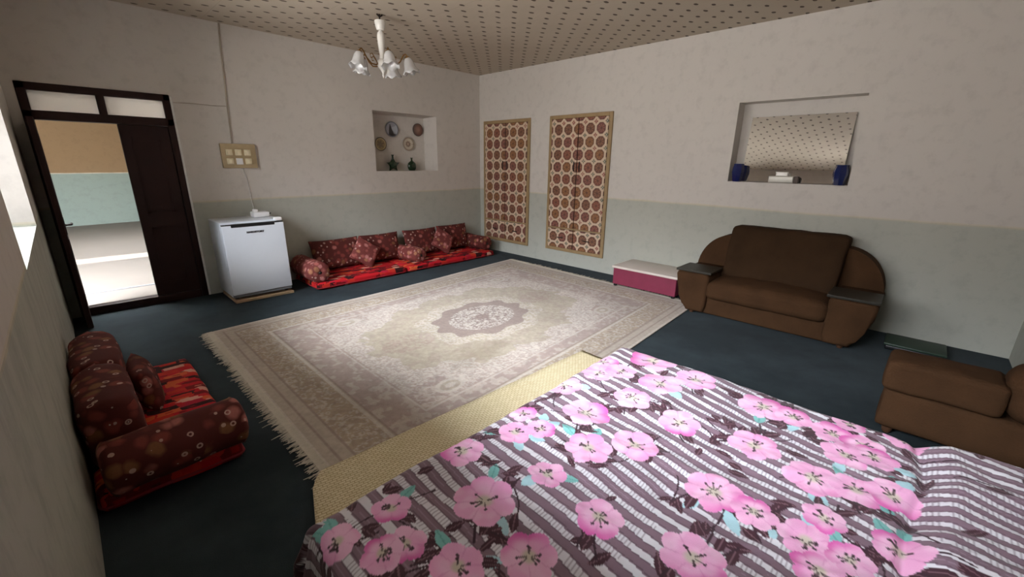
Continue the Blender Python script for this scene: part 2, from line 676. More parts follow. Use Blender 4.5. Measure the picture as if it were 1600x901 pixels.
# ------------------------------------------------------------------ room shell
H = 3.0
W = 5.573
NEAR = -6.80


def wall(name, mat, fn, a0, a1, holes, thick, z0=0.0, z1=H):
    """fn(a, z, d): point at along-coordinate a, height z, depth d behind the room face.
    holes: (a0,a1,z0,z1,depth or None=through, splay)"""
    bm = bmesh.new()
    As = sorted({a0, a1, *[h[0] for h in holes], *[h[1] for h in holes]})
    Zs = sorted({z0, z1, *[h[2] for h in holes], *[h[3] for h in holes]})

    def inside(a, z, through=False):
        return any(h[0] < a < h[1] and h[2] < z < h[3] and (h[4] is None or not through) for h in holes)

    def quad(*p):
        bm.faces.new([bm.verts.new(fn(*q)) for q in p])
    for i in range(len(As) - 1):
        for j in range(len(Zs) - 1):
            am, zm = (As[i] + As[i + 1]) / 2, (Zs[j] + Zs[j + 1]) / 2
            p = [(As[i], Zs[j]), (As[i + 1], Zs[j]), (As[i + 1], Zs[j + 1]), (As[i], Zs[j + 1])]
            if not inside(am, zm): quad(*[(a, z, 0) for a, z in p])
            if not inside(am, zm, True): quad(*[(a, z, thick) for a, z in p])
    for h in holes:
        d = thick if h[4] is None else h[4]
        s = h[5]
        f = [(h[0], h[2]), (h[1], h[2]), (h[1], h[3]), (h[0], h[3])]
        b = [(h[0] + s, h[2]), (h[1] - s, h[2]), (h[1] - s, h[3] - s * .3), (h[0] + s, h[3] - s * .3)]
        for k in range(4):
            k2 = (k + 1) % 4
            quad((*f[k], 0), (*f[k2], 0), (*b[k2], d), (*b[k], d))
        if h[4] is not None: quad(*[(a, z, d) for a, z in b])
    o4 = [(a0, z0), (a1, z0), (a1, z1), (a0, z1)]
    for k in range(4):
        quad((*o4[k], 0), (*o4[(k + 1) % 4], 0), (*o4[(k + 1) % 4], thick), (*o4[k], thick))
    bmesh.ops.remove_doubles(bm, verts=bm.verts, dist=1e-5)
    return tag(obj(name, bm, mat), kind='structure')


DOOR = (-5.50, -4.41, 0.0, 2.21)
wall('wall_back', M['wall'], lambda a, z, d: (a, d, z), -W, 0,
     [(*DOOR, None, 0), (-2.075, -.95, 1.422, 2.268, .28, .06)], .34)
wall('wall_right', M['wall'], lambda a, z, d: (d, a, z), NEAR, 0, [(-5.41, -4.29, 1.396, 2.238, .20, .0)], .4)
WIN1 = (-3.10, -1.24, 1.08, 2.72)
WIN2 = (-5.80, -3.56, 1.36, 2.62)
wall('wall_left', M['wall_left'], lambda a, z, d: (-W - d, a, z), NEAR, 0, [(*WIN1, None, .02), (*WIN2, None, .02)], .42)
wall('wall_front', M['wall'], lambda a, z, d: (a, NEAR - d, z), -W, 0, [], .3)


def slab(name, lo, hi, mat, kind='structure'):
    bm = bmesh.new()
    box(bm, lo, hi)
    return tag(obj(name, bm, mat), kind=kind)


slab('floor', (-W, NEAR, -.15), (0, 0, 0), M['carpet'])
slab('ceiling', (-W - .42, NEAR - .3, H), (.4, .34, H + .2), M['ceiling'])

# windows on the left wall
for n, (a0, a1, z0, z1) in ((1, WIN1), (2, WIN2)):
    rt = empty('window_%d' % n, (-W - .36, (a0 + a1) / 2, z0), kind='structure')
    bm = bmesh.new()
    x0, x1 = -W - .40, -W - .35
    for lo, hi in (((x0, a0, z0), (x1, a0 + .06, z1)), ((x0, a1 - .06, z0), (x1, a1, z1)),
                   ((x0, a0, z0), (x1, a1, z0 + .06)), ((x0, a0, z1 - .06), (x1, a1, z1)),
                   ((x0, (a0 + a1) / 2 - .03, z0), (x1, (a0 + a1) / 2 + .03, z1)), ((x0, a0, z0 + .95), (x1, a1, z0 + 1.0))):
        box(bm, lo, hi, .006, 1)
    obj('window_frame', bm, M['window_white'], rt)
    bm = bmesh.new()
    box(bm, (x0 + .02, a0 + .03, z0 + .03), (x0 + .026, a1 - .03, z1 - .03))
    obj('window_pane', bm, M['glass'], rt)

# doorway: frame with transom lights and two leaves, one open into the room
rt = empty('door_1', ((DOOR[0] + DOOR[1]) / 2, .03, 0), kind='structure')
bm = bmesh.new()
fx0, fx1 = DOOR[0], DOOR[1]
for lo, hi in (((fx0, -.015, 0), (fx0 + .065, .09, 2.21)), ((fx1 - .06, -.015, 0), (fx1, .09, 2.21)),
               ((fx0, -.015, 2.145), (fx1, .09, 2.21)), ((fx0, -.015, 1.895), (fx1, .09, 1.975)),
               ((-4.985, -.015, 1.95), (-4.925, .09, 2.16))):
    box(bm, lo, hi, .008, 2)
obj('door_frame', bm, M['wood_dark'], rt, smooth=True, angle=35)
for a0, a1 in ((fx0 + .065, -4.985), (-4.925, fx1 - .06)):
    bm = bmesh.new()
    box(bm, (a0 - .005, .03, 1.97), (a1 + .005, .036, 2.15))
    obj('transom_pane', bm, M['frosted'], rt)
bm = bmesh.new()
box(bm, (fx0 + .06, -.02, 0), (fx1 - .06, .10, .085), .008, 2)
obj('threshold', bm, M['wood_dark'], rt, smooth=True, angle=35)


def leaf(local, x0, x1):
    bm = bmesh.new()
    box(bm, (x0, 0, .09), (x1, .042, 1.893), .004, 1)
    for z0, z1 in ((.22, .85), (1.0, 1.76)):
        for y in (-.004, .042):
            for lo, hi in (((x0 + .08, y, z0), (x1 - .08, y + .005, z0 + .02)), ((x0 + .08, y, z1 - .02), (x1 - .08, y + .005, z1)),
                           ((x0 + .08, y, z0), (x0 + .10, y + .005, z1)), ((x1 - .10, y, z0), (x1 - .08, y + .005, z1))):
                box(bm, lo, hi)
    return bm


bm = leaf(None, -4.875, -4.472)
obj('door_leaf', bm, M['wood_dark'], rt)
# open leaf: hinged on the left jamb, swung into the room, seen edge on
bm = bmesh.new()
box(bm, (-5.478, -.50, .01), (-5.436, .0, 1.893), .004, 1)
for z0, z1 in ((.22, .85), (1.0, 1.76)):
    for lo, hi in (((-5.437, -.42, z0), (-5.433, -.08, z0 + .02)), ((-5.437, -.42, z1 - .02), (-5.433, -.08, z1)),
                   ((-5.437, -.42, z0), (-5.433, -.40, z1)), ((-5.437, -.10, z0), (-5.433, -.08, z1))):
        box(bm, lo, hi)
lf = obj('door_leaf', bm, M['wood_dark'], rt)
bm = bmesh.new()
box(bm, (-5.438, -.475, .90), (-5.430, -.445, 1.06), .003, 1)
tube(bm, [(-5.436, -.46, .985), (-5.405, -.46, .985), (-5.392, -.455, .985), (-5.388, -.40, .985), (-5.388, -.355, .985)], .009)
hd = obj('door_handle', bm, M['iron'], None, smooth=True, angle=40)
hd.parent = lf
hd.location = -(Vector(rt.location))

# hallway seen through the door: long room with an unseen roof opening, added to put a sun strip on its floor
slab('floor_hallway', (-8.5, .34, -.15), (-1.5, 8.7, .0), M['hall_floor'])
wall('wall_hallway_end', M['hall_wall'], lambda a, z, d: (a, 8.35 + d + (a + 5) * .12, z), -8.5, -1.5, [], .25)
wall('wall_hallway_left', M['hall_wall'], lambda a, z, d: (-8.5 - d, a, z), .34, 8.7, [(1.0, 2.6, 1.2, 2.6, None, 0)], .3)  # unseen side opening added to bring daylight to the doorway and transom
wall('wall_hallway_right', M['hall_wall'], lambda a, z, d: (-1.5 + d, a, z), .34, 8.9, [], .3)
bm = bmesh.new()
box(bm, (-8.8, 1.75, H), (-1.2, 4.52, H + .2))
box(bm, (-8.8, .34, H), (-1.2, .75, H + .2))
box(bm, (-8.8, .75, H), (-5.75, 1.75, H + .2))
box(bm, (-4.1, .75, H), (-1.2, 1.75, H + .2))
box(bm, (-8.8, 5.02, H), (-1.2, 9.3, H + .2))
box(bm, (-8.8, 4.52, H), (-5.75, 5.02, H + .2))
box(bm, (-4.2, 4.52, H), (-1.2, 5.02, H + .2))
tag(obj('ceiling_hallway', bm, M['hall_ceiling']), kind='structure')
bm = bmesh.new()
box(bm, (-5.85, .65, H + .20), (-4.0, 1.85, H + .212))
tag(obj('window_3', bm, M['frosted']), kind='structure')  # unseen frosted skylight, added to brighten the carpet inside the door
bm = bmesh.new()
box(bm, (-8.4, .98, 0), (-1.6, 1.0, .012), .002, 1)
tag(obj('trim_hallway', bm, M['grey']), kind='structure')

# plaster reveal strip beside the door frame
bm = bmesh.new()
box(bm, (DOOR[1], -.006, 0), (DOOR[1] + .022, .02, 2.2), .004, 1)
tag(obj('trim_1', bm, M['window_white']), kind='structure')

# ------------------------------------------------------------------ cables and switch board
bm = bmesh.new()
tube(bm, [(-3.837, -.008, 2.995), (-3.86, -.009, 2.72), (-3.872, -.008, 2.4), (-3.885, -.009, 2.2), (-3.896, -.009, 1.9), (-3.902, -.009, 1.745)], .008, 6)
tube(bm, [(-4.385, -.006, 2.139), (-4.2, -.006, 2.146), (-4.05, -.006, 2.142), (-3.889, -.006, 2.148)], .004, 6)
tag(obj('electric_cable', bm, M['cable'], smooth=True), 'thin painted cable running down from the ceiling to the beige switch board', 'cable')
bm = bmesh.new()
tube(bm, [(-3.83, -.008, 1.468), (-3.80, -.008, 1.3), (-3.795, -.008, 1.12), (-3.79, -.02, 1.0), (-3.80, -.03, .96)], .0035, 6)
tag(obj('electric_cable', bm, M['window_white'], smooth=True), 'thin pale cable dropping from the switch board behind the white refrigerator', 'cable')

rt = empty('switch_board', (-3.855, -.0, 1.6), 'square beige wall board with two rows of ivory switches above the refrigerator', 'switch board')
bm = bmesh.new()
box(bm, (-4.035, -.035, 1.468), (-3.672, 0, 1.742), .008, 2)
obj('backplate', bm, M['switch_plate'], rt, smooth=True, angle=35)
for r_, zc in enumerate((1.645, 1.545)):
    for k in range(3):
        xc = -3.955 + k * .095
        bm = bmesh.new()
        if r_ == 1 and k == 1:
            box(bm, (xc - .034, -.052, zc - .036), (xc + .034, -.030, zc + .036), .004, 2)
            for dx in (-.012, .012):
                box(bm, (xc + dx - .003, -.054, zc - .004), (xc + dx + .003, -.050, zc + .004))
            obj('socket', bm, M['white_plastic'], rt)
        else:
            box(bm, (xc - .034, -.048, zc - .034), (xc + .034, -.030, zc + .034), .005, 2)
            box(bm, (xc - .020, -.058, zc - .026), (xc + .020, -.045, zc + .026), .004, 2, Matrix.Translation((0, 0, 0)))
            obj('switch', bm, M['switch'], rt, smooth=True, angle=35)

# ------------------------------------------------------------------ refrigerator
FX0, FX1, FY = -4.285, -3.655, -.60
bm = bmesh.new()
box(bm, (FX0 + .01, FY - .012, .0), (FX1 + .004, -.06, .032), .004, 1)
tag(origin_to(obj('wooden_board', bm, M['wood_plain']), (FX0, FY, 0)), 'flat pale wooden board on the carpet under the white refrigerator', 'board')
rt = empty('refrigerator', ((FX0 + FX1) / 2, -.32, .032), 'small white under-counter refrigerator beside the dark door', 'refrigerator')
bm = bmesh.new()
box(bm, (FX0, FY + .055, .06), (FX1, -.045, .905), .012, 3)
obj('body', bm, M['fridge'], rt, smooth=True, angle=35)
bm = bmesh.new()
box(bm, (FX0, FY, .09), (FX1, FY + .05, .872), .010, 3)
dr = obj('door', bm, M['fridge'], rt, smooth=True, angle=35)


def sub(name, bm, mat, parent, root, **k):
    o = obj(name, bm, mat, None, **k)
    o.parent = parent
    o.location = -(root.location) - (parent.location)
    return o


bm = bmesh.new()
box(bm, (FX0 + .09, FY - .004, .850), (FX1 - .10, FY + .03, .886), .004, 1)
box(bm, (FX0 + .005, FY + .012, .871), (FX1 - .005, FY + .05, .882), .002, 1)
sub('handle', bm, M['black'], dr, rt)
# maker's name, too small in the photo to read letter by letter: a row of dark strokes
cu = bpy.data.curves.new('brand_lettering', 'FONT')
cu.body = 'HARDSTORY'
cu.size = .030
cu.extrude = .001
cu.offset = .0022
cu.align_x = 'CENTER'
tmp = bpy.data.objects.new('tmp_text', cu)
COL.objects.link(tmp)
dg = bpy.context.evaluated_depsgraph_get()
me = bpy.data.meshes.new_from_object(tmp.evaluated_get(dg))
bpy.data.objects.remove(tmp)
me.transform(Matrix.Translation((-3.965, FY - .0015, .778)) @ Matrix.Rotation(PI / 2, 4, 'X') @ Matrix.Diagonal((1.0, .9, 1, 1)))
o = link('brand_lettering', me, M['black'])
o.parent = dr
o.location = -(rt.location) - dr.location
bm = bmesh.new()
box(bm, (FX0 + .006, FY + .012, .058), (FX1 - .006, FY + .06, .086), .003, 1)
obj('kick_plate', bm, M['grey'], rt)
for x in (FX0 + .05, FX1 - .05):
    for y in (FY + .09, -.10):
        bm = bmesh.new()
        lathe(bm, [(.022, .032), (.022, .05), (.014, .054), (.014, .08)], 14, Matrix.Translation((x, y, 0)))
        obj('foot', bm, M['black'], rt)
bm = bmesh.new()
box(bm, (FX1 - .085, FY + .01, .892), (FX1 - .01, FY + .085, .928), .008, 2)
obj('hinge_cover', bm, M['white_plastic'], rt, smooth=True, angle=35)
rt = empty('voltage_protector', (-3.78, -.22, .907), 'small white plug box lying on top of the refrigerator', 'plug box')
bm = bmesh.new()
box(bm, (-3.875, -.30, .907), (-3.70, -.16, .968), .012, 3)
box(bm, (-3.86, -.27, .955), (-3.81, -.20, 1.0), .012, 3)
obj('casing', bm, M['white_plastic'], rt, smooth=True, angle=35)
bm = bmesh.new()
tube(bm, [(-3.70, -.22, .93), (-3.67, -.20, .935), (-3.645, -.14, .93), (-3.635, -.07, .925), (-3.62, -.03, .915)], .008, 8)
obj('lead', bm, M['black'], rt, smooth=True)

# ------------------------------------------------------------------ plates and bottles in the back niche
NZ0 = 1.422


def plate_obj(x, z, r, kind, label):
    nr, na = 14, 40
    u, v = uvgrid(nr, na)
    a = v * 2 * PI
    rr = u * r
    # shallow dish, facing -y
    depth = .022 * (u ** 2.2)
    P = np.stack([rr * np.cos(a), -depth, rr * np.sin(a)], 1)
    px, pz = u * np.cos(a), u * np.sin(a)
    Cc = np.tile(np.array(lin(176, 164, 146)), (len(u), 1))
    if kind == 'figure':
        Cc[:] = lin(150, 152, 160)
        Cc = mixc(Cc, ((pz < .2 + .5 * px) & (pz > -.1 - px * .6)) * 1.0, lin(176, 182, 190))
        fig = ((np.abs(px + .15 + .12 * pz) < .22 - .28 * (pz - .1)) & (pz < .65)) | (pz < -.62)
        Cc = mixc(Cc, fig * 1.0, lin(44, 38, 42))
        Cc = mixc(Cc, (u > .88) * 1.0, lin(112, 116, 126))
    elif kind == 'brown':
        Cc[:] = lin(104, 70, 58)
        Cc = mixc(Cc, sstep(.75, .3, u) * (.5 + .5 * vnoise(px * 3 + 5, pz * 3 + 5, 3)), lin(150, 112, 96))
        Cc = mixc(Cc, (u > .86) * 1.0, lin(72, 50, 44))
    elif kind == 'olive':
        Cc[:] = lin(140, 122, 84)
        Cc = mixc(Cc, (np.sin(6 * a) * .15 + .5 > u) * .7, lin(96, 84, 66))
        Cc = mixc(Cc, ((u > .72) & (u < .86)) * 1.0, lin(178, 162, 120))
        Cc = mixc(Cc, (u > .86) * 1.0, lin(94, 84, 66))
    else:
        Cc[:] = lin(196, 184, 164)
        Cc = mixc(Cc, (u < .42 + .06 * np.sin(8 * a)) * 1.0, lin(132, 108, 94))
        Cc = mixc(Cc, (u < .2) * 1.0, lin(176, 156, 136))
        Cc = mixc(Cc, ((u > .80)) * 1.0, lin(122, 108, 96))
        Cc = mixc(Cc, ((u > .92)) * 1.0, lin(168, 152, 132))
    me = grid_mesh('decorative_plate', nr, na, P, Cc)
    o = link('decorative_plate', me, M['plate'], smooth=True)
    mod = o.modifiers.new('thick', 'SOLIDIFY')
    mod.thickness = .006
    mod.offset = -1
    o.location = (x, .272, z)
    tag(o, label, 'plate', 'plates hung in the wall niche')
    return o


plate_obj(-1.618, 2.045, .112, 'figure', 'round blue-grey plate with a dark figure, upper left in the wall niche')
plate_obj(-1.138, 2.063, .098, 'brown', 'round dark brown plate, upper right in the wall niche')
plate_obj(-1.830, 1.818, .098, 'olive', 'round olive plate with a pale ring, lower left in the wall niche')
plate_obj(-1.330, 1.836, .105, 'ring', 'round cream plate with a brown centre, lower right in the wall niche')

# star shaped green flask and round green flask
bm = bmesh.new()
pts = []
for k in range(10):
    a = PI / 2 + k * PI / 5
    r_ = .112 if k % 2 == 0 else .044
    pts.append((r_ * math.cos(a), r_ * math.sin(a)))
prism(bm, pts, lambda a, b, d: (a, d, b), -.024, .024, .008, 3)
lathe(bm, [(.020, .06), (.015, .10), (.014, .135), (.022, .145), (.022, .152), (.012, .152), (.012, .13), (0, .13)], 16)
o = obj('star_flask', bm, M['green_glaze'], smooth=True, angle=50)
o.location = (-1.672, .20, NZ0 + .0905)
tag(o, 'dark green star-shaped flask with a narrow neck on the niche ledge', 'flask')
bm = bmesh.new()
lathe(bm, [(0, -.075), (.05, -.075), (.074, -.04), (.078, 0), (.068, .04), (.035, .068), (.018, .078), (.015, .11), (.024, .122), (.024, .128), (.012, .128), (.012, .10), (0, .10)], 24, squash=(1, .55, 1))
o = obj('round_flask', bm, M['green_glaze'], smooth=True, angle=50)
o.location = (-1.325, .20, NZ0 + .075)
tag(o, 'dark green round flask with a short neck on the niche ledge', 'flask')

# ------------------------------------------------------------------ wardrobes with lattice panels
CELL = .178


def lattice_cols(yy, zz, seed):
    """geometric lattice: rosettes on a square grid, pale net, small stars at the corners"""
    cy, cz = yy / CELL, zz / CELL
    iy, iz = np.floor(cy), np.floor(cz)
    fy, fz = cy - iy - .5, cz - iz - .5
    r = np.hypot(fy, fz)
    a = np.arctan2(fz, fy)
    rnd = (np.sin(iy * 12.9898 + iz * 78.233 + seed) * 43758.5453) % 1.0
    N = len(yy)
    Cc = np.tile(np.array(lin(206, 182, 156)), (N, 1))
    # octagonal rosette
    rad = .418 / np.maximum(.9, np.cos(((a + PI / 8) % (PI / 4)) - PI / 8) * 1.02)
    basec = np.array([lin(122, 74, 60), lin(128, 88, 56), lin(114, 70, 64), lin(108, 74, 58)])[(rnd * 4).astype(int) % 4]
    m = (r < rad)[:, None]
    Cc = np.where(m, basec, Cc)
    ring = (r < rad) & (r > rad - .05)
    Cc = mixc(Cc, ring * 1.0, lin(92, 50, 44))
    pet = (r < .31) & (r > .12) & (np.cos(8 * a) > .35)
    Cc = mixc(Cc, pet * .55, lin(176, 124, 92))
    Cc = mixc(Cc, (r < .09) * .8, lin(96, 64, 52))
    # corner stars
    gy, gz = (cy % 1 + .5) % 1 - .5, (cz % 1 + .5) % 1 - .5
    rr = np.hypot(gy, gz)
    aa = np.arctan2(gz, gy)
    star = rr < .13 + .05 * np.cos(4 * aa)
    rn2 = (np.sin(np.floor(cy + .5) * 39.3 + np.floor(cz + .5) * 11.1 + seed) * 9631.17) % 1.0
    sc = np.where((rn2 < .55)[:, None], np.array(lin(104, 104, 92)), np.array(lin(140, 74, 66)))
    Cc = np.where(star[:, None], sc, Cc)
    Cc = mixc(Cc, ((rr < .045)) * .8, lin(206, 190, 160))
    # edge midpoints: little reddish knots between rosettes
    for (oy, oz) in ((.5, 0), (0, .5)):
        ky, kz = (cy + oy + .5 + .0) % 1 - .5, (cz + oz + .5) % 1 - .5
        Cc = mixc(Cc, (np.hypot(ky, kz) < .0) * 1.0, lin(150, 90, 80))
    return Cc


def panel(name, y0, y1, z0, z1, x, parent, root, seed, step=.008):
    nx, ny = max(6, int(abs(y1 - y0) / step)), max(6, int((z1 - z0) / step))
    u, v = uvgrid(nx, ny)
    yy = y0 + (y1 - y0) * u
    zz = z0 + (z1 - z0) * v
    P = np.stack([np.full_like(yy, 0), yy - (y0 + y1) / 2, zz - (z0 + z1) / 2], 1)
    Cc = lattice_cols(yy + .03 * seed, zz, seed)
    me = grid_mesh(name, nx, ny, P, Cc)
    o = link(name, me, M['tilework'])
    mod = o.modifiers.new('thick', 'SOLIDIFY')
    mod.thickness = .02
    mod.offset = 1 if y1 < y0 else -1
    o.parent = parent
    o.location = Vector((x, (y0 + y1) / 2, (z0 + z1) / 2)) - root.location
    return o


def wardrobe(y0, y1, z0, z1, zs, seed, label):
    """y0 > y1 (left to right as seen)"""
    rt = empty('built_in_wardrobe', (0, (y0 + y1) / 2, z0), label, 'wardrobe', 'patterned built-in wardrobes')
    fw = .052
    bm = bmesh.new()
    for a0, a1, b0, b1 in ((y0, y0 - fw, z0, z1), (y1 + fw, y1, z0, z1), (y0 - fw, y1 + fw, z0, z0 + fw), (y0 - fw, y1 + fw, z1 - fw, z1)):
        box(bm, (-.028, a1, b0), (.0, a0, b1), .004, 1)
    ym = (y0 + y1) / 2
    box(bm, (-.015, ym - .006, z0 + fw), (0, ym + .006, z1 - fw))
    box(bm, (-.0165, y1 + fw, zs - .012), (0, y0 - fw, zs + .012))
    obj('frame', bm, M['wardrobe_wood'], rt)
    for k, (a0, a1) in enumerate(((y0 - fw - .003, ym + .008), (ym - .008, y1 + fw + .003))):
        d = panel('door', a0, a1, zs + .014, z1 - fw - .003, -.017, rt, rt, seed + k)
        hb = bmesh.new()
        yh = ym + (.05 if k == 0 else -.05)
        zc = 1.525
        tube(hb, [(-.018, yh, zc - .075), (-.04, yh, zc - .06), (-.045, yh, zc), (-.04, yh, zc + .06), (-.018, yh, zc + .075)], .010, 8)
        lathe(hb, [(0, -.004), (.016, -.004), (.016, .004), (0, .004)], 12, Matrix.Translation((-.02, yh, zc + .085)) @ Matrix.Rotation(PI / 2, 4, 'Y'))
        lathe(hb, [(0, -.004), (.016, -.004), (.016, .004), (0, .004)], 12, Matrix.Translation((-.02, yh, zc - .085)) @ Matrix.Rotation(PI / 2, 4, 'Y'))
        sub('handle', hb, M['iron'], d, rt, smooth=True, angle=40)
        d2 = panel('drawer', a0, a1, z0 + fw + .003, zs - .014, -.017, rt, rt, seed + 5 + k)
        hb = bmesh.new()
        yc, zc = (a0 + a1) / 2, (z0 + zs) / 2 + .03
        tube(hb, [(-.018, yc + .07, zc), (-.036, yc + .05, zc), (-.04, yc, zc), (-.036, yc - .05, zc), (-.018, yc - .07, zc)], .008, 8)
        sub('handle', hb, M['iron'], d2, rt, smooth=True, angle=40)


wardrobe(-.127, -1.221, .197, 2.252, .572, 1, 'patterned lattice-door wardrobe nearest the room corner')
wardrobe(-1.620, -2.714, .220, 2.254, .588, 4, 'patterned lattice-door wardrobe on the right, towards the low maroon table')

# ------------------------------------------------------------------ mirror niche
rt_lab = 'frameless mirror leaning back in the wall niche above the sofa'
bm = bmesh.new()
box(bm, (-.003, -.47, 0), (.003, .47, .70), .002, 1)
o = obj('leaning_mirror', bm, M['mirror'])
o.location = (.090, -4.868, 1.400)
o.rotation_euler = (0, math.radians(7.5), 0)
tag(o, rt_lab, 'mirror')


def vase(y, label, x=.0):
    bm = bmesh.new()
    lathe(bm, [(0, 0), (.046, 0), (.048, .01), (.056, .05), (.066, .105), (.064, .14), (.054, .18), (.056, .195), (.050, .195), (.047, .18), (.056, .14), (.058, .105), (.046, .05), (.038, .025), (0, .022)], 8)
    o = obj('blue_glass_vase', bm, M['cobalt'], smooth=True, angle=40)
    o.location = (x, y, 1.397)
    tag(o, label, 'vase', 'cobalt blue vases in the mirror niche')


vase(-4.385, 'cobalt blue glass vase at the left end of the mirror niche')
vase(-5.335, 'cobalt blue glass vase at the right end of the mirror niche')
rt = empty('tissue_box', (.03, -4.82, 1.396), 'silvery tissue box in front of the leaning mirror', 'tissue box')
bm = bmesh.new()
box(bm, (.006, -4.94, 1.397), (.066, -4.70, 1.472), .010, 3)
obj('box', bm, M['silver'], rt, smooth=True, angle=35)
bm = bmesh.new()
box(bm, (.004, -4.985, 1.397), (.062, -4.942, 1.468), .006, 2)
obj('end_panel', bm, M['brown_dark'], rt)
bm = cushion_bm(.13, .05, .03, 12, .1, 3, .02)
bmesh.ops.translate(bm, verts=bm.verts, vec=(0, 0, 0))
bmesh.ops.transform(bm, matrix=Matrix.Translation((.036, -4.82, 1.489)) @ Matrix.Rotation(PI / 2, 4, 'Z'), verts=bm.verts)
obj('tissue', bm, M['ceramic'], rt, smooth=True)

# ------------------------------------------------------------------ chandelier
CX, CY = -2.80, -1.60
rt = empty('chandelier', (CX, CY, H), 'white ceramic chandelier with five tulip shades hanging from the ceiling', 'chandelier')
T = Matrix.Translation((CX, CY, 0))
bm = bmesh.new()
tube(bm, [(CX, CY, 3.0), (CX, CY, 2.90)], .008, 8)
tube(bm, [(CX + .03, CY, 2.995), (CX, CY, 2.975), (CX - .03, CY, 2.995)], .008, 8)
obj('hook', bm, M['iron'], rt)
bm = bmesh.new()
lathe(bm, [(.012, 2.945), (.052, 2.94), (.055, 2.925), (.045, 2.88), (.036, 2.855), (.012, 2.85)], 24, T)
obj('canopy', bm, M['ceramic'], rt, smooth=True, angle=40)
bm = bmesh.new()
lathe(bm, [(.012, 2.855), (.018, 2.845), (.032, 2.83), (.038, 2.80), (.036, 2.74), (.030, 2.68), (.024, 2.62), (.030, 2.60), (.030, 2.585), (.014, 2.58)], 24, T)
obj('stem', bm, M['ceramic'], rt, smooth=True, angle=40)
bm = bmesh.new()
lathe(bm, [(.012, 2.60), (.03, 2.59), (.055, 2.565), (.060, 2.54), (.05, 2.51), (.028, 2.49), (.012, 2.46), (.008, 2.445), (.012, 2.44), (.006, 2.42), (0, 2.405)], 24, T)
obj('hub', bm, M['ceramic'], rt, smooth=True, angle=40)
for k in range(5):
    a = math.radians(38 + 72 * k)
    ca, sa = math.cos(a), math.sin(a)
    bm = bmesh.new()
    pr = [(.04, 2.545), (.08, 2.525), (.13, 2.53), (.18, 2.575), (.215, 2.635), (.235, 2.65), (.252, 2.635), (.255, 2.615)]
    tube(bm, [(CX + r_ * ca, CY + r_ * sa, z) for r_, z in pr], .007, 8)
    pr = [(.06, 2.54), (.08, 2.58), (.115, 2.625), (.14, 2.615), (.135, 2.585), (.115, 2.585)]
    tube(bm, [(CX + r_ * ca, CY + r_ * sa, z) for r_, z in pr], .005, 6)
    lathe(bm, [(0, .03), (.02, .028), (.028, .012), (.026, -.002), (.02, -.006), (0, -.006)], 16, Matrix.Translation((CX + .255 * ca, CY + .255 * sa, 2.60)))
    obj('arm', bm, M['brass'], rt, smooth=True, angle=40)
    bm = bmesh.new()
    vs = lathe(bm, [(.022, .0), (.034, -.012), (.046, -.04), (.052, -.075), (.062, -.105), (.082, -.13), (.080, -.132), (.058, -.106), (.048, -.075), (.042, -.04), (.03, -.014), (.018, -.002)], 30)
    for v in vs:
        rr_ = math.hypot(v.co.x, v.co.y)
        if v.co.z < -.09:
            an = math.atan2(v.co.y, v.co.x)
            v.co.z += .010 * math.sin(an * 6) * min(1, (-.09 - v.co.z) / .03)
    tilt = Matrix.Rotation(math.radians(14), 4, Vector((sa, -ca, 0)))
    bmesh.ops.transform(bm, matrix=Matrix.Translation((CX + .255 * ca, CY + .255 * sa, 2.615)) @ tilt @ Matrix.Scale(1.12, 4), verts=bm.verts)
    obj('shade', bm, M['shade'], rt, smooth=True)

# ------------------------------------------------------------------ floor seating
def floor_mattress(x0, x1, y0, y1, t, label, group, seed=0):
    rt = empty('floor_mattress', ((x0 + x1) / 2, (y0 + y1) / 2, 0), label, 'floor mattress', group)
    bm = bmesh.new()
    soft_box(bm, (x0, y0, .0), (x1, y1, t), .035, sub=22, wr=.010, seed=seed, crown=.012)
    for v in bm.verts:
        v.co.z = max(v.co.z, .001)
    obj('mattress', bm, M['ikat'], rt, smooth=True)
    bm = bmesh.new()
    r = .03
    pts = []
    for cx, cy, a0 in ((x1 - r, y1 - r, 0), (x0 + r, y1 - r, 90), (x0 + r, y0 + r, 180), (x1 - r, y0 + r, 270)):
        for k in range(5):
            a = math.radians(a0 + k * 22.5)
            pts.append((cx + r * math.cos(a), cy + r * math.sin(a), t * .30))
    pts.append(pts[0])
    tube(bm, pts, .007, 6)
    obj('piping', bm, M['red_edge'], rt, smooth=True)
    return rt


GM = 'red floor mattresses'
floor_mattress(-3.42, -2.13, -.76, -.02, .095, 'red patterned floor mattress along the wall, nearest the refrigerator', GM, 1)
floor_mattress(-2.115, -.36, -.75, -.02, .095, 'red patterned floor mattress along the wall, in the room corner', GM, 2)
floor_mattress(-5.56, -4.975, -3.57, -2.12, .11, 'red patterned floor mattress against the window wall in the foreground', GM, 3)


def cushion(bm, Mx, mat, label, group=None, name='floor_cushion', cat='cushion'):
    o = obj(name, bm, mat, smooth=True)
    o.matrix_world = Mx
    return tag(o, label, cat, group)


GC = 'maroon floral cushions on the floor seating'
ZM = .095


def lean(x, y, z, deg, zrot=0, roll=0):
    return Matrix.Translation((x, y, z)) @ Matrix.Rotation(math.radians(zrot), 4, 'Z') @ Matrix.Rotation(math.radians(-deg), 4, 'X') @ Matrix.Rotation(math.radians(roll), 4, 'Y')


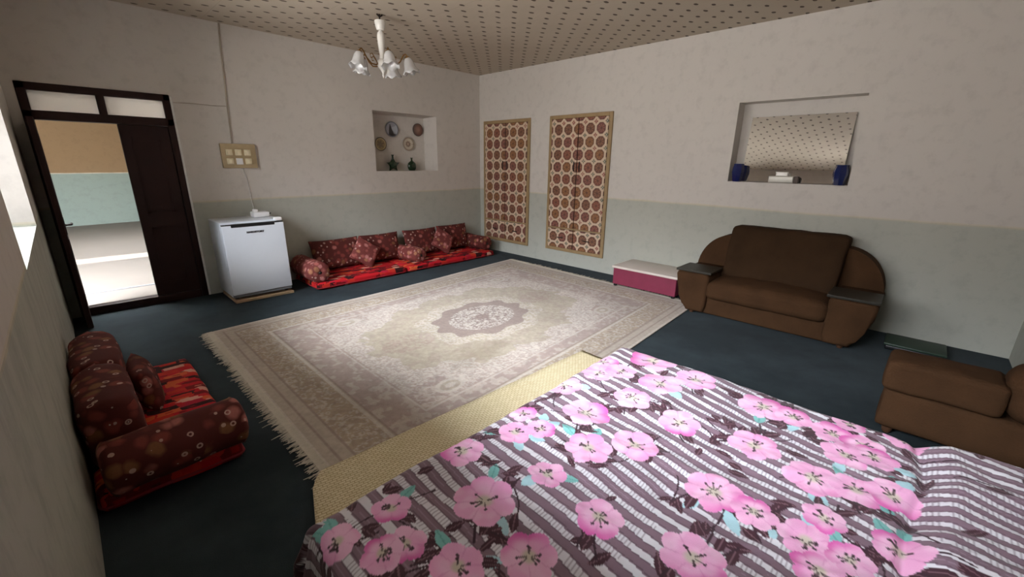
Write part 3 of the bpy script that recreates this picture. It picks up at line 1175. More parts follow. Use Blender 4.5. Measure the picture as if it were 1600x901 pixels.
cushion(cushion_bm(.70, .42, .17, seed=1), lean(-2.88, -.16, ZM + .215, 14), M['floral'], 'wide maroon floral back cushion nearest the refrigerator', GC)
cushion(cushion_bm(.64, .42, .17, seed=2), lean(-2.19, -.16, ZM + .215, 14), M['floral'], 'wide maroon floral back cushion right of the first tilted cushion', GC)
cushion(cushion_bm(.36, .36, .13, seed=3), lean(-2.55, -.36, ZM + .215, 24, 0, 38), M['floral_pale'], 'square rose floral cushion standing on its corner, nearer the refrigerator', GC)
cushion(cushion_bm(.64, .42, .17, seed=4), lean(-1.46, -.16, ZM + .215, 14), M['floral'], 'wide maroon floral back cushion behind the middle bolster', GC)
cushion(cushion_bm(.64, .43, .17, seed=5), lean(-.80, -.16, ZM + .22, 14), M['floral'], 'wide maroon floral back cushion nearest the room corner', GC)
cushion(cushion_bm(.36, .36, .13, seed=6), lean(-1.16, -.35, ZM + .215, 24, 0, 38), M['floral_pale'], 'square rose floral cushion standing on its corner, nearer the room corner', GC)


def bolster(L, Rr, loc, zrot, mat, label, seed):
    rt = empty('bolster', loc, label, 'bolster', 'maroon floral bolsters')
    rt.rotation_euler = (0, 0, math.radians(zrot))
    obj('cover', bolster_bm(L, Rr, seed), mat, rt, smooth=True, world=False)
    for y, s in ((.012, -1), (L - .012, 1)):
        bm = bmesh.new()
        lathe(bm, [(0, .012), (.014, .010), (.02, .004), (.02, -.004), (0, -.004)], 14, Matrix.Translation((0, y, Rr * .93)) @ Matrix.Rotation(-s * PI / 2, 4, 'X'))
        obj('button', bm, M['iron'], rt, smooth=True, world=False)
    return rt


bolster(.66, .135, (-3.36, -.74, ZM), 0, M['floral_pale'], 'rose floral bolster with its round end out, beside the refrigerator', 1)
bolster(.52, .115, (-1.80, -.66, ZM), 8, M['floral_pale'], 'rose floral bolster in the middle of the long floor seating', 2)
bolster(.60, .12, (-.42, -.64, ZM), 0, M['floral'], 'maroon floral bolster in the far room corner', 3)
# foreground seat
bolster(.57, .125, (-5.52, -3.585, .115), -90 + 4, M['floral'], 'maroon floral bolster across the near end of the foreground mattress', 4)


def lean_left(x, y, z, deg, zrot=90):
    return Matrix.Translation((x, y, z)) @ Matrix.Rotation(math.radians(zrot), 4, 'Z') @ Matrix.Rotation(math.radians(-deg), 4, 'X')


cushion(cushion_bm(.66, .38, .23, seed=8, pinch=.01, square=9), lean_left(-5.445, -2.50, .11 + .175, 3), M['floral'], 'plump maroon floral cushion leaning on the window wall, far end of the foreground mattress', GC)
cushion(cushion_bm(.58, .38, .23, seed=9, pinch=.01, square=9), lean_left(-5.445, -3.12, .11 + .175, 3), M['floral'], 'dark maroon floral cushion leaning on the window wall, next to the near bolster', GC)
cushion(cushion_bm(.40, .28, .12, seed=10), lean_left(-5.265, -2.72, .11 + .13, 10), M['floral'], 'small maroon floral cushion propped against the foreground back cushions', GC)

# ------------------------------------------------------------------ rug
rFL, rFR, rNR, rNL = [np.array(p) for p in ((-4.69, -1.40), (-.40, -1.165), (-.50, -4.305), (-4.72, -4.50))]
nx, ny = 560, 400
u, v = uvgrid(nx, ny)
P2 = ((1 - u) * (1 - v))[:, None] * rFL + (u * (1 - v))[:, None] * rFR + (u * v)[:, None] * rNR + ((1 - u) * v)[:, None] * rNL
P2[:, 1] -= .06 * np.sin(np.pi * u) ** 2 * (1 - v)
LX, LY = 4.28, 3.12
x, y = u * LX, v * LY
ed = np.minimum(np.minimum(x, LX - x), np.minimum(y, LY - y))
n1, n2, n3 = fbm(x * 9, y * 9, 1), fbm(x * 22, y * 22, 5), fbm(x * 2, y * 2, 9)
n1b = fbm(x * 17, y * 17, 3)
curl = np.sin((n1b * 24)) * .5 + .5          # scrolly lines
curl2 = np.sin((n2 * 20)) * .5 + .5
BE, MA, CR, OL, DK = lin(196, 182, 167), lin(184, 165, 155), lin(216, 206, 194), lin(188, 175, 155), lin(166, 147, 136)
Cc = np.tile(np.array(BE), (len(u), 1))
# main mauve zone
Cc = mixc(Cc, (ed > .42) * 1.0, MA)
Cc = mixc(Cc, ((ed > .42)) * (n2 > .56) * .5, CR)
# scroll border
b = ((ed > .17) & (ed < .40)) * 1.0
Cc = mixc(Cc, b, lin(186, 168, 146))
per = np.where(np.minimum(x, LX - x) < np.minimum(y, LY - y), y, x)
ros = np.hypot(((per / .30) % 1 - .5) * .30, ed - .285)
Cc = mixc(Cc, b * (np.sin(ros * 95) > .15) * (ros < .13) * .5, lin(172, 152, 138))
Cc = mixc(Cc, b * (curl > .72) * .7, CR)
Cc = mixc(Cc, b * (curl2 < .15) * .35, DK)
for d, w_, c_ in ((.165, .010, DK), (.40, .012, CR), (.425, .008, DK), (.09, .008, DK), (.012, .012, CR)):
    Cc = mixc(Cc, (np.abs(ed - d) < w_) * .8, c_)
# inner frame
ex, ey = np.abs(x - LX / 2), np.abs(y - LY / 2)
inner = np.maximum(ex - (LX / 2 - .80), ey - (LY / 2 - .66))
band = (np.abs(inner + .02) < .10)
Cc = mixc(Cc, band * (curl > .55) * .6, CR)
Cc = mixc(Cc, (np.abs(inner - .10) < .010) * .7, CR)
# field: lobed olive ground
th = np.arctan2((y - LY / 2) / 1.05, (x - LX / 2) / 1.55)
rad = np.hypot((y - LY / 2) / 1.02, (x - LX / 2) / 1.60)
lobe = .80 + .03 * np.cos(12 * th) + .22 * (n1 - .5)
Cc = mixc(Cc, ((rad > lobe) & (rad < lobe + .24) & (inner < .08)) * (.35 + .65 * (curl > .35)), CR)
Cc = mixc(Cc, ((rad > lobe) & (rad < lobe + .24)) * (curl2 < .22) * .6, MA)
Cc = mixc(Cc, sstep(lobe + .01, lobe - .01, rad), OL)
Cc = mixc(Cc, (rad < lobe) * (n2 > .54) * .35, lin(204, 192, 172))
Cc = mixc(Cc, (rad < lobe) * (n1b < .42) * .35, lin(178, 158, 146))
# medallion
mr = np.hypot((y - LY / 2) / .42, (x - LX / 2) / .56)
ml = 1.0 + .07 * np.cos(10 * th)
Cc = mixc(Cc, ((mr < ml + .35) & (mr > ml)) * (curl > .45) * .65, CR)
Cc = mixc(Cc, (mr < ml) * 1.0, lin(160, 142, 132))
Cc = mixc(Cc, (mr < .72) * (curl2 > .35) * .9, CR)
Cc = mixc(Cc, (mr < .72) * (curl < .2) * .7, lin(140, 120, 114))
Cc = mixc(Cc, (mr < .16) * .8, lin(146, 126, 118))
for sx_ in (-1, 1):
    pr_ = np.hypot((y - LY / 2) / .17, (x - LX / 2 - sx_ * .92) / .24)
    Cc = mixc(Cc, (pr_ < 1 + .1 * np.cos(6 * th)) * (curl > .4) * .6, lin(176, 152, 140))
for sx_ in (-1, 1):
    for sy_ in (-1, 1):
        pr_ = np.hypot((y - LY / 2 - sy_ * .86) / .075, (x - LX / 2 - sx_ * 1.12) / .11)
        Cc = mixc(Cc, (pr_ < 1) * .6, OL)
        Cc = mixc(Cc, ((pr_ < 1.2) & (pr_ > .8)) * .8, CR)
        Cc = mixc(Cc, (pr_ < .4) * .8, CR)
# worn tone variation
n4 = fbm(x * 45, y * 45, 77)
Cc = Cc * (0.84 + .32 * n3)[:, None] * (.84 + .32 * n4)[:, None] * .84
Cc = mixc(Cc, sstep(1.1, .3, np.hypot((x - 1.55) / .40, (y - 2.20) / .26) + (n1 - .5) * 1.1) * .32, lin(120, 106, 82))
P = np.stack([P2[:, 0], P2[:, 1], .010 + .004 * (fbm(x * 1.2, y * 1.2, 21) - .3)], 1)
rt = empty('rug', (float(P2[:, 0].mean()), float(P2[:, 1].mean()), 0), 'large worn beige and mauve medallion rug in the middle of the carpet', 'rug')
P -= np.array(rt.location)[None, :]
me = grid_mesh('pile', nx, ny, P, Cc)
o = link('pile', me, M['rug'], rt, smooth=True)
mod = o.modifiers.new('thick', 'SOLIDIFY')
mod.thickness = .008
mod.offset = -1 if me.polygons[0].normal.z > 0 else 1
for A, B, sgn in ((rFL, rNL, -1), (rFR, rNR, 1)):
    bm = bmesh.new()
    n = 420
    for k in range(n):
        f = (k + .5) / n
        p = A * (1 - f) + B * f
        L_ = .055 + .035 * random.random()
        if random.random() < .08: L_ *= 1.4
        dy = random.uniform(-.03, .03)
        w_ = .0042
        p0 = Vector((p[0] - sgn * .015, p[1], .011))
        p1 = Vector((p[0] + sgn * L_ * .5, p[1] + dy * .4, .008))
        p2 = Vector((p[0] + sgn * L_, p[1] + dy, .004))
        tube(bm, [p0, p1, p2], [w_, w_ * .9, w_ * .4], 5)
    # woven end strip
    a3, b3 = Vector((A[0], A[1], .006)), Vector((B[0], B[1], .006))
    q = [Vector((A[0] - sgn * .004, A[1], .011)), Vector((A[0] + sgn * .028, A[1], .011)), Vector((B[0] + sgn * .028, B[1], .011)), Vector((B[0] - sgn * .004, B[1], .011))]
    vv = [bm.verts.new(p) for p in q] + [bm.verts.new(p - Vector((0, 0, .008))) for p in q]
    for idx in ((0, 1, 2, 3), (7, 6, 5, 4), (0, 4, 5, 1), (1, 5, 6, 2), (2, 6, 7, 3), (3, 7, 4, 0)):
        bm.faces.new([vv[i] for i in idx])
    obj('fringe', bm, M['fringe'], rt)

# ------------------------------------------------------------------ woven mat under the bed
bm = bmesh.new()
quad = [(-4.755, -4.005), (-2.555, -4.12), (-2.545, -6.6), (-4.99, -6.6), (-4.935, -4.42), (-4.82, -4.085)]


def inside_mat(f, g):
    return None


n1_, n2_ = 60, 40
vg = {}
for i in range(n1_ + 1):
    for j in range(n2_ + 1):
        f, g = i / n1_, j / n2_
        yy = None
        xl = -4.99
        x_ = xl + (-2.545 - xl) * f
        ytop = -4.005 + (-4.12 + 4.005) * ((x_ + 4.755) / 2.2) if x_ > -4.755 else -4.005 - (-4.755 - x_) * 1.25
        if x_ < -4.82: ytop = -4.085 - (-4.82 - x_) * 2.9
        y_ = ytop + (-6.6 - ytop) * g
        z_ = .022 + .006 * mnoise.noise(Vector((x_ * 3, y_ * 3, 2))) + .004 * math.exp(-g * 30)
        vg[i, j] = bm.verts.new((x_, y_, z_))
for i in range(n1_):
    for j in range(n2_):
        bm.faces.new((vg[i, j], vg[i, j + 1], vg[i + 1, j + 1], vg[i + 1, j]))
o = obj('woven_straw_mat', bm, M['straw'], smooth=True)
o.data.update()
mod = o.modifiers.new('thick', 'SOLIDIFY')
mod.thickness = .006
origin_to(o, (-3.8, -5.3, .02))
tag(o, 'woven straw mat sticking out from under the flowered duvet on to the rug', 'mat')

# ------------------------------------------------------------------ bed
BX0, BX1, BY0, BY1, BZ = -5.07, -3.045, -6.74, -4.745, .455
rt = empty('bed', ((BX0 + BX1) / 2, (BY0 + BY1) / 2, .03), 'low double bed hidden under the flowered duvet', 'bed')
bm = bmesh.new()
box(bm, (BX0 + .10, BY0 + .05, .12), (BX1 - .10, BY1 - .10, .22), .01, 2)
obj('frame', bm, M['bed_wood'], rt)
for x_ in (BX0 + .15, BX1 - .15):
    for y_ in (BY0 + .08, BY1 - .12):
        bm = bmesh.new()
        box(bm, (x_ - .035, y_ - .035, .032), (x_ + .035, y_ + .035, .125), .006, 2)
        obj('leg', bm, M['bed_wood'], rt)
bm = bmesh.new()
soft_box(bm, (BX0 + .09, BY0 + .04, .22), (BX1 - .09, BY1 - .09, .36), .06, sub=10, wr=.002)
obj('mattress', bm, M['mattress_ticking'], rt, smooth=True)

# duvet: cloth sheet draped over the bed
ov = .36
X0, X1, Y0, Y1 = BX0 - ov, BX1 + ov, BY0 + .01, BY1 + ov
nx, ny = int((X1 - X0) / .0042), int((Y1 - Y0) / .0042)
u, v = uvgrid(nx, ny)
a = X0 + (X1 - X0) * u
b = Y0 + (Y1 - Y0) * v
rc = .07
ra, rb = np.clip(a, BX0 + rc, BX1 - rc), np.clip(b, BY0, BY1 - rc)
dx, dy = a - ra, b - rb
d = np.hypot(dx, dy) + 1e-9
ux, uy = dx / d, dy / d
r_ = rc
arc = r_ * PI / 2
th = np.clip(d / r_, 0, PI / 2)
rest = np.maximum(0, d - arc)
outw = r_ * np.sin(th) + rest * .10
down = r_ * (1 - np.cos(th)) + rest * .985
ang = np.arctan2(dy, dx)
per = np.where(np.abs(dx) > np.abs(dy), b, a)
fold = np.sin(per * 17 + 2.5 * vnoise(per * 3, per * 0, 4)) * .018 * np.clip(rest / .2, 0, 1)
outw = outw + fold
corner = np.clip(np.minimum(np.abs(dx), np.abs(dy)) / .15, 0, 1)
outw = outw + corner * .06 * np.sin(ang * 9)
px = np.where(d > 1e-6, ra + ux * outw, a)
py = np.where(d > 1e-6, rb + uy * outw, b)
pz = BZ - down
top = np.clip(1 - d / .15, 0, 1)
q = fbm(a * 3.2, b * 2.1, 31) - .5
wrk = np.abs(fbm(a * 7 + b * 2, b * 2.4, 41) - .5)
pz = pz + (q * .030 - wrk * .030 + (fbm(a * 15, b * 15, 51) - .5) * .008) * (.35 + .65 * top)
# quilting dips
qx, qy = (a + 6) % .42 - .21, (b + 7) % .42 - .21
pz = pz - .008 * np.exp(-(np.hypot(qx, qy) / .05) ** 2)
# raised head end (pillows under the duvet) with a crease in front of it
crx = b + 6.18 + .02 * np.sin(a * 7)
pz = pz + .055 * sstep(.00, -.10, crx) * top - .016 * np.exp(-(crx / .018) ** 2) * top
pz = np.maximum(pz, .052)

# ---- print: ladder stripes, pink flowers, leaves
GR, WH = lin(132, 108, 121), lin(226, 224, 230)
s = a - (.02 + .15 * np.clip(a + 4.9, 0, 1.7)) * (b + 5.0) + .008 * np.sin(b * 9 + 3 * vnoise(a * 4, b * 1.5, 61)) + .010 * (fbm(a * 5, b * 4, 62) - .5)
fs = (s / .068) % 1.0
Cc = np.tile(np.array(GR), (len(a), 1))
Cc = Cc * (.88 + .24 * fbm(a * 6, b * 6, 63))[:, None]
wh = (fs < .39 + .10 * (vnoise(a * 9, b * 9, 64) - .5))
Cc = mixc(Cc, wh * 1.0, WH)
lad = ((b / .0135) % 1.0 < .28) & wh & (vnoise(a * 7, b * 5, 65) > .25)
Cc = mixc(Cc, lad * .55, lin(110, 92, 108))
thin = (np.abs(fs - .48) < .03) | (np.abs(fs - .97) < .03)
Cc = mixc(Cc, thin * .6, lin(84, 66, 78))
Cc = mixc(Cc, (np.abs(fs - .72) < .03) * (vnoise(a * 3, b * 3, 66) > .5) * .5, lin(170, 150, 164))


def unproj(uu, vv, z):
    dr_ = F + R * ((uu - 800) / 658.463) - U * ((vv - 450.5) / 658.463)
    t_ = (z - C0.z) / dr_.z
    return C0.x + dr_.x * t_, C0.y + dr_.y * t_
FL = [(-3.148, -5.013, 0.125), (-3.368, -4.807, 0.084), (-3.506, -4.86, 0.087), (-3.4, -4.944, 0.08), (-3.743, -4.805, 0.086), (-3.377, -5.169, 0.104), (-3.207, -5.29, 0.099), (-3.613, -5.132, 0.085), (-3.878, -5.035, 0.104), (-3.646, -5.385, 0.085), (-3.247, -5.629, 0.1), (-3.243, -5.753, 0.072), (-4.096, -5.193, 0.09), (-3.936, -5.319, 0.089), (-3.589, -5.681, 0.092), (-3.255, -5.906, 0.077), (-3.118, -5.95, 0.06), (-3.395, -5.968, 0.079), (-3.263, -6.009, 0.072), (-4.369, -5.42, 0.077), (-3.972, -5.652, 0.093), (-3.974, -5.783, 0.066), (-3.649, -5.896, 0.088), (-3.607, -6.022, 0.08), (-4.303, -5.704, 0.089), (-3.974, -5.936, 0.074), (-3.844, -5.961, 0.06), (-4.073, -5.985, 0.068), (-3.967, -6.046, 0.06), (-4.096, -4.832, 0.06), (-4.227, -4.902, 0.07), (-4.134, -4.97, 0.062), (-4.472, -4.836, 0.083), (-4.331, -5.168, 0.068), (-4.584, -5.092, 0.103), (-4.837, -4.907, 0.06), (-4.88, -5.06, 0.06), (-4.945, -5.037, 0.06), (-5.018, -4.899, 0.06), (-4.639, -5.349, 0.081), (-4.81, -5.225, 0.074), (-3.1, -6.137, 0.068), (-3.011, -4.881, 0.083), (-3.547, -6.122, 0.079), (-3.329, -6.052, 0.074), (-3.828, -6.15, 0.068), (-3.697, -6.58, 0.08), (-4.75, -4.52, 0.096), (-4.57, -6.659, 0.11), (-2.902, -5.826, 0.108), (-4.184, -4.588, 0.111), (-5.118, -6.419, 0.088), (-3.545, -4.603, 0.11), (-2.714, -5.193, 0.086), (-3.065, -4.521, 0.112), (-2.717, -6.527, 0.108), (-4.276, -6.385, 0.09), (-5.261, -5.323, 0.082), (-4.849, -5.796, 0.101), (-4.96, -6.633, 0.11), (-2.85, -5.569, 0.095), (-5.349, -5.779, 0.1), (-5.32, -6.591, 0.104), (-2.789, -6.155, 0.096), (-4.401, -6.014, 0.093), (-4.738, -6.301, 0.095), (-4.886, -6.092, 0.108), (-4.651, -5.937, 0.095), (-2.904, -6.373, 0.08), (-2.824, -4.606, 0.088), (-3.201, -6.627, 0.112), (-4.849, -5.506, 0.109), (-5.246, -6.109, 0.089), (-5.196, -4.498, 0.11), (-5.148, -5.58, 0.091)]
rl = np.random.default_rng(5)


def stamp(cx, cy, rad_):
    """indices of the print near a point"""
    i0, i1 = int((cx - rad_ - X0) / (X1 - X0) * nx), int((cx + rad_ - X0) / (X1 - X0) * nx) + 1
    j0, j1 = int((cy - rad_ - Y0) / (Y1 - Y0) * ny), int((cy + rad_ - Y0) / (Y1 - Y0) * ny) + 1
    i0, i1, j0, j1 = max(0, i0), min(nx, i1), max(0, j0), min(ny, j1)
    if i1 <= i0 or j1 <= j0: return None
    I, J = np.meshgrid(np.arange(i0, i1 + 1), np.arange(j0, j1 + 1), indexing='ij')
    k = (I * (ny + 1) + J).ravel()
    return k, a[k] - cx, b[k] - cy


def leafprint(cx, cy, ang, L, wd, col, vein=None):
    st = stamp(cx, cy, L * .6)
    if st is None: return
    k, lx, ly = st
    t_ = (lx * math.cos(ang) + ly * math.sin(ang)) / L + .5
    w_ = (-lx * math.sin(ang) + ly * math.cos(ang)) / wd
    m = (t_ > 0) & (t_ < 1) & (np.abs(w_) < np.sin(np.clip(t_, 0, 1) * PI) ** .8 * .5)
    Cc[k] = mixc(Cc[k], m * 1.0, col)
    if vein is not None:
        Cc[k] = mixc(Cc[k], (m & (np.abs(w_) < .06)) * .6, vein)


def stemprint(x0_, y0_, x1_, y1_, w_=.004):
    L = math.hypot(x1_ - x0_, y1_ - y0_)
    st = stamp((x0_ + x1_) / 2, (y0_ + y1_) / 2, L * .6)
    if st is None or L < .01: return
    k, lx, ly = st
    an = math.atan2(y1_ - y0_, x1_ - x0_)
    t_ = (lx * math.cos(an) + ly * math.sin(an)) / L
    w__ = -lx * math.sin(an) + ly * math.cos(an) + .012 * np.cos(t_ * 3)
    Cc[k] = mixc(Cc[k], ((np.abs(t_) < .5) & (np.abs(w__) < w_)) * 1.0, lin(62, 40, 50))


MRN, TEAL, TEAL2 = lin(72, 42, 52), lin(128, 190, 186), lin(176, 214, 222)
for (cx, cy, Rf) in FL:
    for q_ in range(rl.integers(2, 5)):
        an = rl.uniform(0, 2 * PI)
        dd = Rf * rl.uniform(1.0, 1.5)
        kx, ky = cx + dd * math.cos(an), cy + dd * math.sin(an)
        typ = rl.random()
        if typ < .62:
            for w_ in range(rl.integers(2, 4)):
                leafprint(kx + rl.uniform(-.035, .035), ky + rl.uniform(-.035, .035), an + rl.uniform(-.9, .9), rl.uniform(.06, .10), rl.uniform(.026, .042), MRN, lin(150, 116, 126))
            stemprint(cx, cy, kx + .05 * math.cos(an), ky + .05 * math.sin(an))
        elif typ < .8:
            leafprint(kx, ky, an, rl.uniform(.07, .11), rl.uniform(.035, .05), TEAL, lin(90, 150, 146))
        else:
            leafprint(kx, ky, an, rl.uniform(.07, .11), rl.uniform(.04, .06), TEAL2)
for q_ in range(210):
    kx, ky = rl.uniform(X0, X1), rl.uniform(Y0, Y1)
    an = rl.uniform(0, 2 * PI)
    for w_ in range(rl.integers(1, 3)):
        leafprint(kx + rl.uniform(-.04, .04), ky + rl.uniform(-.04, .04), an + rl.uniform(-.9, .9), rl.uniform(.05, .09), rl.uniform(.02, .036), MRN, lin(140, 106, 116))
    if rl.random() < .5:
        stemprint(kx, ky, kx + .14 * math.cos(an), ky + .14 * math.sin(an), .003)
for i_, (cx, cy, Rf) in enumerate(FL):
    Rf *= 1.10
    st = stamp(cx, cy, Rf * 1.3)
    if st is None: continue
    k, lx, ly = st
    ph, hot = rl.uniform(0, 2 * PI), rl.uniform(0, 2 * PI)
    npet = rl.integers(5, 7)
    r0 = np.hypot(lx, ly)
    an = np.arctan2(ly, lx)
    wob = 1 + .10 * (vnoise(an * 1.6 + 9 + i_, an * 0 + i_, 71) - .5)
    pet = np.abs(np.cos(npet / 2 * an + ph))
    bound = Rf * (.80 + .20 * pet ** .6) * wob
    m = r0 < bound
    base = np.tile(np.array(lin(240, 174, 214)), (len(k), 1))
    base = mixc(base, sstep(.25, .75, vnoise(lx * 30 + i_, ly * 30, 72)) * .6, lin(248, 206, 230))
    side = np.clip(np.cos(an - hot), 0, 1) * sstep(.45, .95, r0 / bound)
    base = mixc(base, side * (.95 if rl.random() < .55 else .35), lin(222, 94, 176))
    base = mixc(base, (pet < .14) * sstep(.15, .5, r0 / Rf) * .45, lin(218, 140, 190))
    base = mixc(base, sstep(.36, .12, r0 / Rf) * .9, lin(206, 200, 178))
    for q_ in range(7):
        sa = rl.uniform(0, 2 * PI)
        t_ = lx * math.cos(sa) + ly * math.sin(sa)
        w_ = -lx * math.sin(sa) + ly * math.cos(sa)
        e = rl.uniform(.28, .46) * Rf
        base = mixc(base, ((t_ > .08 * Rf) & (t_ < e) & (np.abs(w_) < .0028)) * .8, lin(64, 44, 48))
        base = mixc(base, (np.hypot(t_ - e, w_) < .0052) * .9, lin(58, 38, 44))
    Cc[k] = np.where(m[:, None], base, Cc[k])

P = np.stack([px, py, pz], 1)
org = np.array(((BX0 + BX1) / 2, (BY0 + BY1) / 2, BZ))
me = grid_mesh('duvet', nx, ny, P - org[None, :], Cc)
o = link('duvet', me, M['duvet'], smooth=True)
o.location = org
mod = o.modifiers.new('thick', 'SOLIDIFY')
mod.thickness = .012
mod.offset = -1 if me.polygons[len(me.polygons) // 2].normal.z > 0 else 1
tag(o, 'grey striped duvet with large pink flowers spread over the bed', 'duvet')

# ------------------------------------------------------------------ low maroon table
rt = empty('low_table', (-.28, -3.65, 0), 'low maroon table with an off-white top between the wardrobes and the sofa', 'table')
bm = bmesh.new()
box(bm, (-.555, -4.075, .262), (-.01, -3.195, .292), .005, 2)
obj('table_top', bm, M['table_white'], rt, smooth=True, angle=35)
bm = bmesh.new()
box(bm, (-.535, -4.06, .045), (-.02, -3.21, .262), .004, 1)
obj('cabinet_body', bm, M['maroon'], rt)
for x_ in (-.51, -.05):
    for y_ in (-4.03, -3.24):
        bm = bmesh.new()
        lathe(bm, [(.02, .0165), (.024, .020), (.024, .046), (.0, .046)], 14, Matrix.Translation((x_, y_, 0)))
        obj('foot', bm, M['black'], rt)

# ------------------------------------------------------------------ sofa and armchair
def seat_unit(rt, fn, w, label_vel, seat_w, back_h, depth, arm_h=.46, wing=.36, armw=.35, seed=0, seat_h=.40, tray=(True, True)):
    """local frame: s across (0..w, left to right seen from the front), d from front (0) to back (depth), z up"""
    V, VD = M['velvet'], M['velvet_dark']
    # base skirt, narrower at the foot
    bm = bmesh.new()
    pts = [(.14, .02), (w - .14, .02), (w - .10, .10), (w - .02 - .06, .22), (w - .12, .27), (.12, .27), (.08, .22), (.10, .10)]
    prism(bm, pts, lambda a_, b_, d_: fn(a_, d_, b_), .05, depth - .05, .02, 3)
    obj('base', bm, V, rt, smooth=True, angle=50)
    # arms: bulging fronts that curve in towards the foot
    for side in (0, 1):
        prof = [(.145, .03), (.10, .10), (.05, .20), (.012, .32), (.0, .42), (.012, arm_h - .012), (.03, arm_h), (armw - .03, arm_h), (armw, arm_h - .03), (armw, .10), (armw - .02, .03)]
        if side: prof = [(w - a_, b_) for a_, b_ in reversed(prof)]
        bm = bmesh.new()
        prism(bm, prof, lambda a_, b_, d_: fn(a_, d_, b_), .0, depth - .10, .035, 4)
        for v_ in bm.verts:
            v_.co += Vector((mnoise.noise(v_.co * 5), mnoise.noise(v_.co * 5 + Vector((3, 3, 3))), 0)) * .006
        ar = obj('arm', bm, V, rt, smooth=True, angle=60)
        if tray[side]:
            bm = bmesh.new()
            a0, a1 = (.0, armw + .02) if side == 0 else (w - armw - .02, w)
            lo, hi = (a0, .0), (a1, .36)
            c8 = [Vector(fn(a_, d_, z_)) for z_ in (arm_h + .002, arm_h + .026) for a_, d_ in ((a0, -.01), (a1, -.01), (a1, .36), (a0, .36))]
            vv = [bm.verts.new(p) for p in c8]
            for idx in ((0, 1, 2, 3), (7, 6, 5, 4), (0, 4, 5, 1), (1, 5, 6, 2), (2, 6, 7, 3), (3, 7, 4, 0)):
                bm.faces.new([vv[i] for i in idx])
            bmesh.ops.bevel(bm, geom=list(bm.edges), offset=.005, segments=2, profile=.5, affect='EDGES')
            obj('armrest_top', bm, M['tray'], rt)
        # fan shaped wing behind the arm
        cx = armw + .02
        Rw, Rh = cx - .01, back_h * .88 - arm_h + .0
        arcp = [(cx - Rw * math.cos(k / 14 * PI / 2) ** 1.0, arm_h - .06 + (Rh + .06) * math.sin(k / 14 * PI / 2)) for k in range(15)]
        prof = [(cx + .16, arm_h - .12), (.035, arm_h - .12)] + arcp + [(cx + .16, arm_h + Rh)]
        if side: prof = [(w - a_, b_) for a_, b_ in reversed(prof)]
        bm = bmesh.new()
        prism(bm, prof, lambda a_, b_, d_: fn(a_, d_, b_), depth - .24, depth - .03, .045, 4)
        obj('wing', bm, V, rt, smooth=True, angle=60)
    # seat cushion
    bm = bmesh.new()
    s0, s1 = armw - .02, w - armw + .02
    soft_box(bm, (s0, -.03, .20), (s1, depth - .18, seat_h), .07, sub=20, wr=.012, seed=seed, crown=.035)
    for v_ in bm.verts:
        v_.co = Vector(fn(v_.co.x, v_.co.y, v_.co.z))
    obj('seat_cushion', bm, V, rt, smooth=True)
    # backrest under its cloth, leaning back
    bm = bmesh.new()
    sb0, sb1 = (w - seat_w) / 2, (w + seat_w) / 2
    soft_box(bm, (sb0, .0, .0), (sb1, .21, back_h - seat_h + .06), .05, sub=18, wr=.008, seed=seed + 3)
    for v_ in bm.verts:
        s_, d_, z_ = v_.co
        v_.co = Vector(fn((s_ - w / 2) * (1.0 - .04 * (1 - z_ / .6)) + w / 2, depth - .52 + d_ + z_ * .42, seat_h - .06 + z_))
    obj('backrest', bm, VD, rt, smooth=True)
    for s_ in (.20, w - .20):
        for d_ in (.06, depth - .12):
            bm = bmesh.new()
            p = fn(s_, d_, 0)
            lathe(bm, [(.018, 0), (.024, .012), (.03, .04), (.0, .045)], 12, Matrix.Translation(p))
            obj('foot', bm, M['bed_wood'], rt, smooth=True, angle=40)


SX = -.84
rt = empty('sofa', (-.42, -5.03, 0), 'brown velvet two-seat sofa against the right wall under the mirror', 'sofa')
seat_unit(rt, lambda s_, d_, z_: (SX + d_, -4.165 - s_, z_), 1.74, None, 1.06, .935, .82, seed=1)

rt = empty('armchair', (-1.95, -6.40, 0), 'low brown velvet armchair in the right foreground beside the bed', 'armchair')
bm = bmesh.new()
soft_box(bm, (-2.19, -6.76, .05), (-1.92, -6.045, .30), .03, sub=12, wr=.006, seed=11)
obj('base', bm, M['velvet'], rt, smooth=True)
bm = bmesh.new()
soft_box(bm, (-2.215, -6.52, .302), (-1.93, -6.03, .490), .035, sub=14, wr=.008, seed=12, crown=.012)
obj('seat_cushion', bm, M['velvet'], rt, smooth=True)
bm = bmesh.new()
soft_box(bm, (-2.24, -6.785, .29), (-1.90, -6.505, .60), .12, sub=14, wr=.008, seed=13)
obj('arm', bm, M['velvet'], rt, smooth=True)
for x_ in (-2.13, -1.98):
    for y_ in (-6.70, -6.11):
        bm = bmesh.new()
        lathe(bm, [(.018, 0), (.024, .012), (.03, .05), (.0, .055)], 12, Matrix.Translation((x_, y_, 0)))
        obj('foot', bm, M['bed_wood'], rt, smooth=True, angle=40)

# dark green flat box beside the sofa
rt = empty('floor_box', (-.35, -6.20, 0), 'flat dark green box on the carpet beside the right end of the sofa', 'box')
bm = bmesh.new()
box(bm, (-.51, -6.39, .0), (-.20, -6.0, .042), .012, 3)
obj('body', bm, M['black'], rt, smooth=True, angle=35)
bm = bmesh.new()
box(bm, (-.52, -6.40, .042), (-.19, -5.99, .062), .006, 2)
obj('lid', bm, M['green_box'], rt, smooth=True, angle=35)

# ------------------------------------------------------------------ light
w = bpy.data.worlds.new('sky')
scn.world = w
w.use_nodes = True
nt = w.node_tree
bg = nt.nodes['Background']
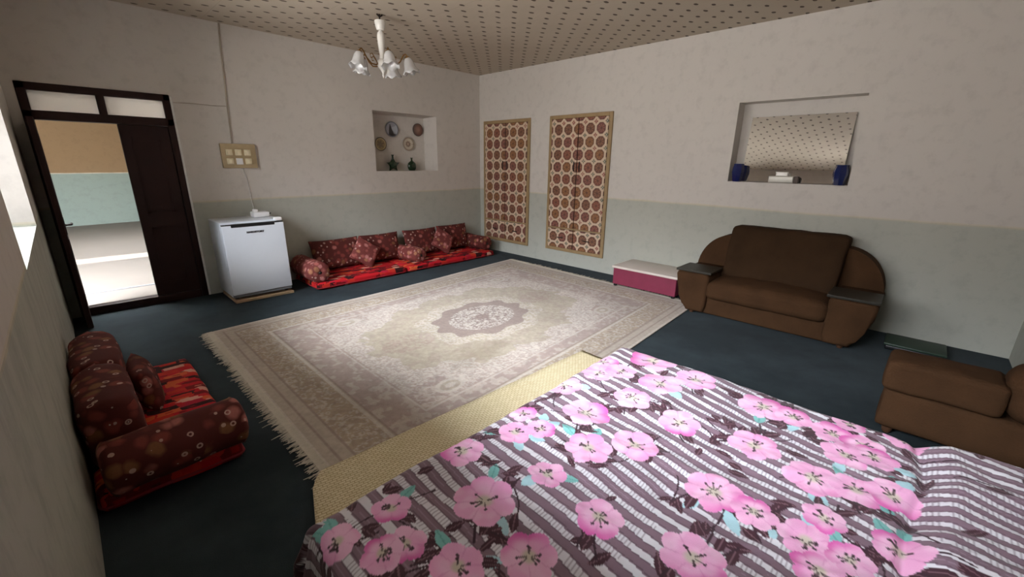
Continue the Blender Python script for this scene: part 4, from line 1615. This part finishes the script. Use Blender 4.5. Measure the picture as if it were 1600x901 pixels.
# overcast sky: bright overhead, a horizon band darkened to dim the right wall, ground below
tcw = nt.nodes.new('ShaderNodeTexCoord')
sxw = nt.nodes.new('ShaderNodeSeparateXYZ')
nt.links.new(tcw.outputs['Generated'], sxw.inputs[0])
rmp = nt.nodes.new('ShaderNodeValToRGB')
mp_ = nt.nodes.new('ShaderNodeMapRange')
mp_.inputs['From Min'].default_value, mp_.inputs['From Max'].default_value = -1, 1
nt.links.new(sxw.outputs[2], mp_.inputs[0])
nt.links.new(mp_.outputs[0], rmp.inputs[0])
for k_ in range(3): rmp.color_ramp.elements.new(.5)
for e_, (p_, c_) in zip(rmp.color_ramp.elements, ((0, (.29, .28, .27)), (.49, (.20, .195, .19)), (.61, (.20, .20, .21)), (.74, (.95, 1.01, 1.1)), (1, (1.7, 1.78, 1.86)))):
    e_.position = p_
    e_.color = (*c_, 1)
nt.links.new(rmp.outputs[0], bg.inputs[0])
bg.inputs[1].default_value = 56.0


def portal(name, loc, rot, sx_, sy_):
    ld = bpy.data.lights.new(name, 'AREA')
    ld.shape = 'RECTANGLE'
    ld.size, ld.size_y = sx_, sy_
    ld.cycles.is_portal = True
    o = bpy.data.objects.new(name, ld)
    COL.objects.link(o)
    o.location = loc
    o.rotation_euler = rot
    return o


for (a0, a1, z0, z1) in (WIN1, WIN2):
    portal('window_daylight', (-W - .43, (a0 + a1) / 2, (z0 + z1) / 2), (0, -PI / 2, 0), z1 - z0, a1 - a0)
portal('hall_daylight', (-8.81, 1.8, 1.9), (0, -PI / 2, 0), 1.4, 1.6)
portal('roof_daylight', (-4.97, 4.77, 3.21), (0, 0, 0), 1.55, .50)
sd = bpy.data.lights.new('sun', 'SUN')
sd.energy = 18.0
sd.angle = math.radians(.6)
sd.color = (1, .95, .86)
so = bpy.data.objects.new('sun', sd)
COL.objects.link(so)
dv = Vector((0.0, -math.cos(math.radians(65)), -math.sin(math.radians(65))))
so.rotation_euler = dv.to_track_quat('-Z', 'Y').to_euler()
so.location = (-5, 9, 8)

scn.cycles.max_bounces = 10
scn.cycles.diffuse_bounces = 6
scn.cycles.transparent_max_bounces = 8
scn.view_settings.view_transform = 'Standard'
scn.view_settings.look = 'None'
scn.view_settings.gamma = 1.0
scn.view_settings.use_curve_mapping = False
scn.view_settings.exposure = 0.06
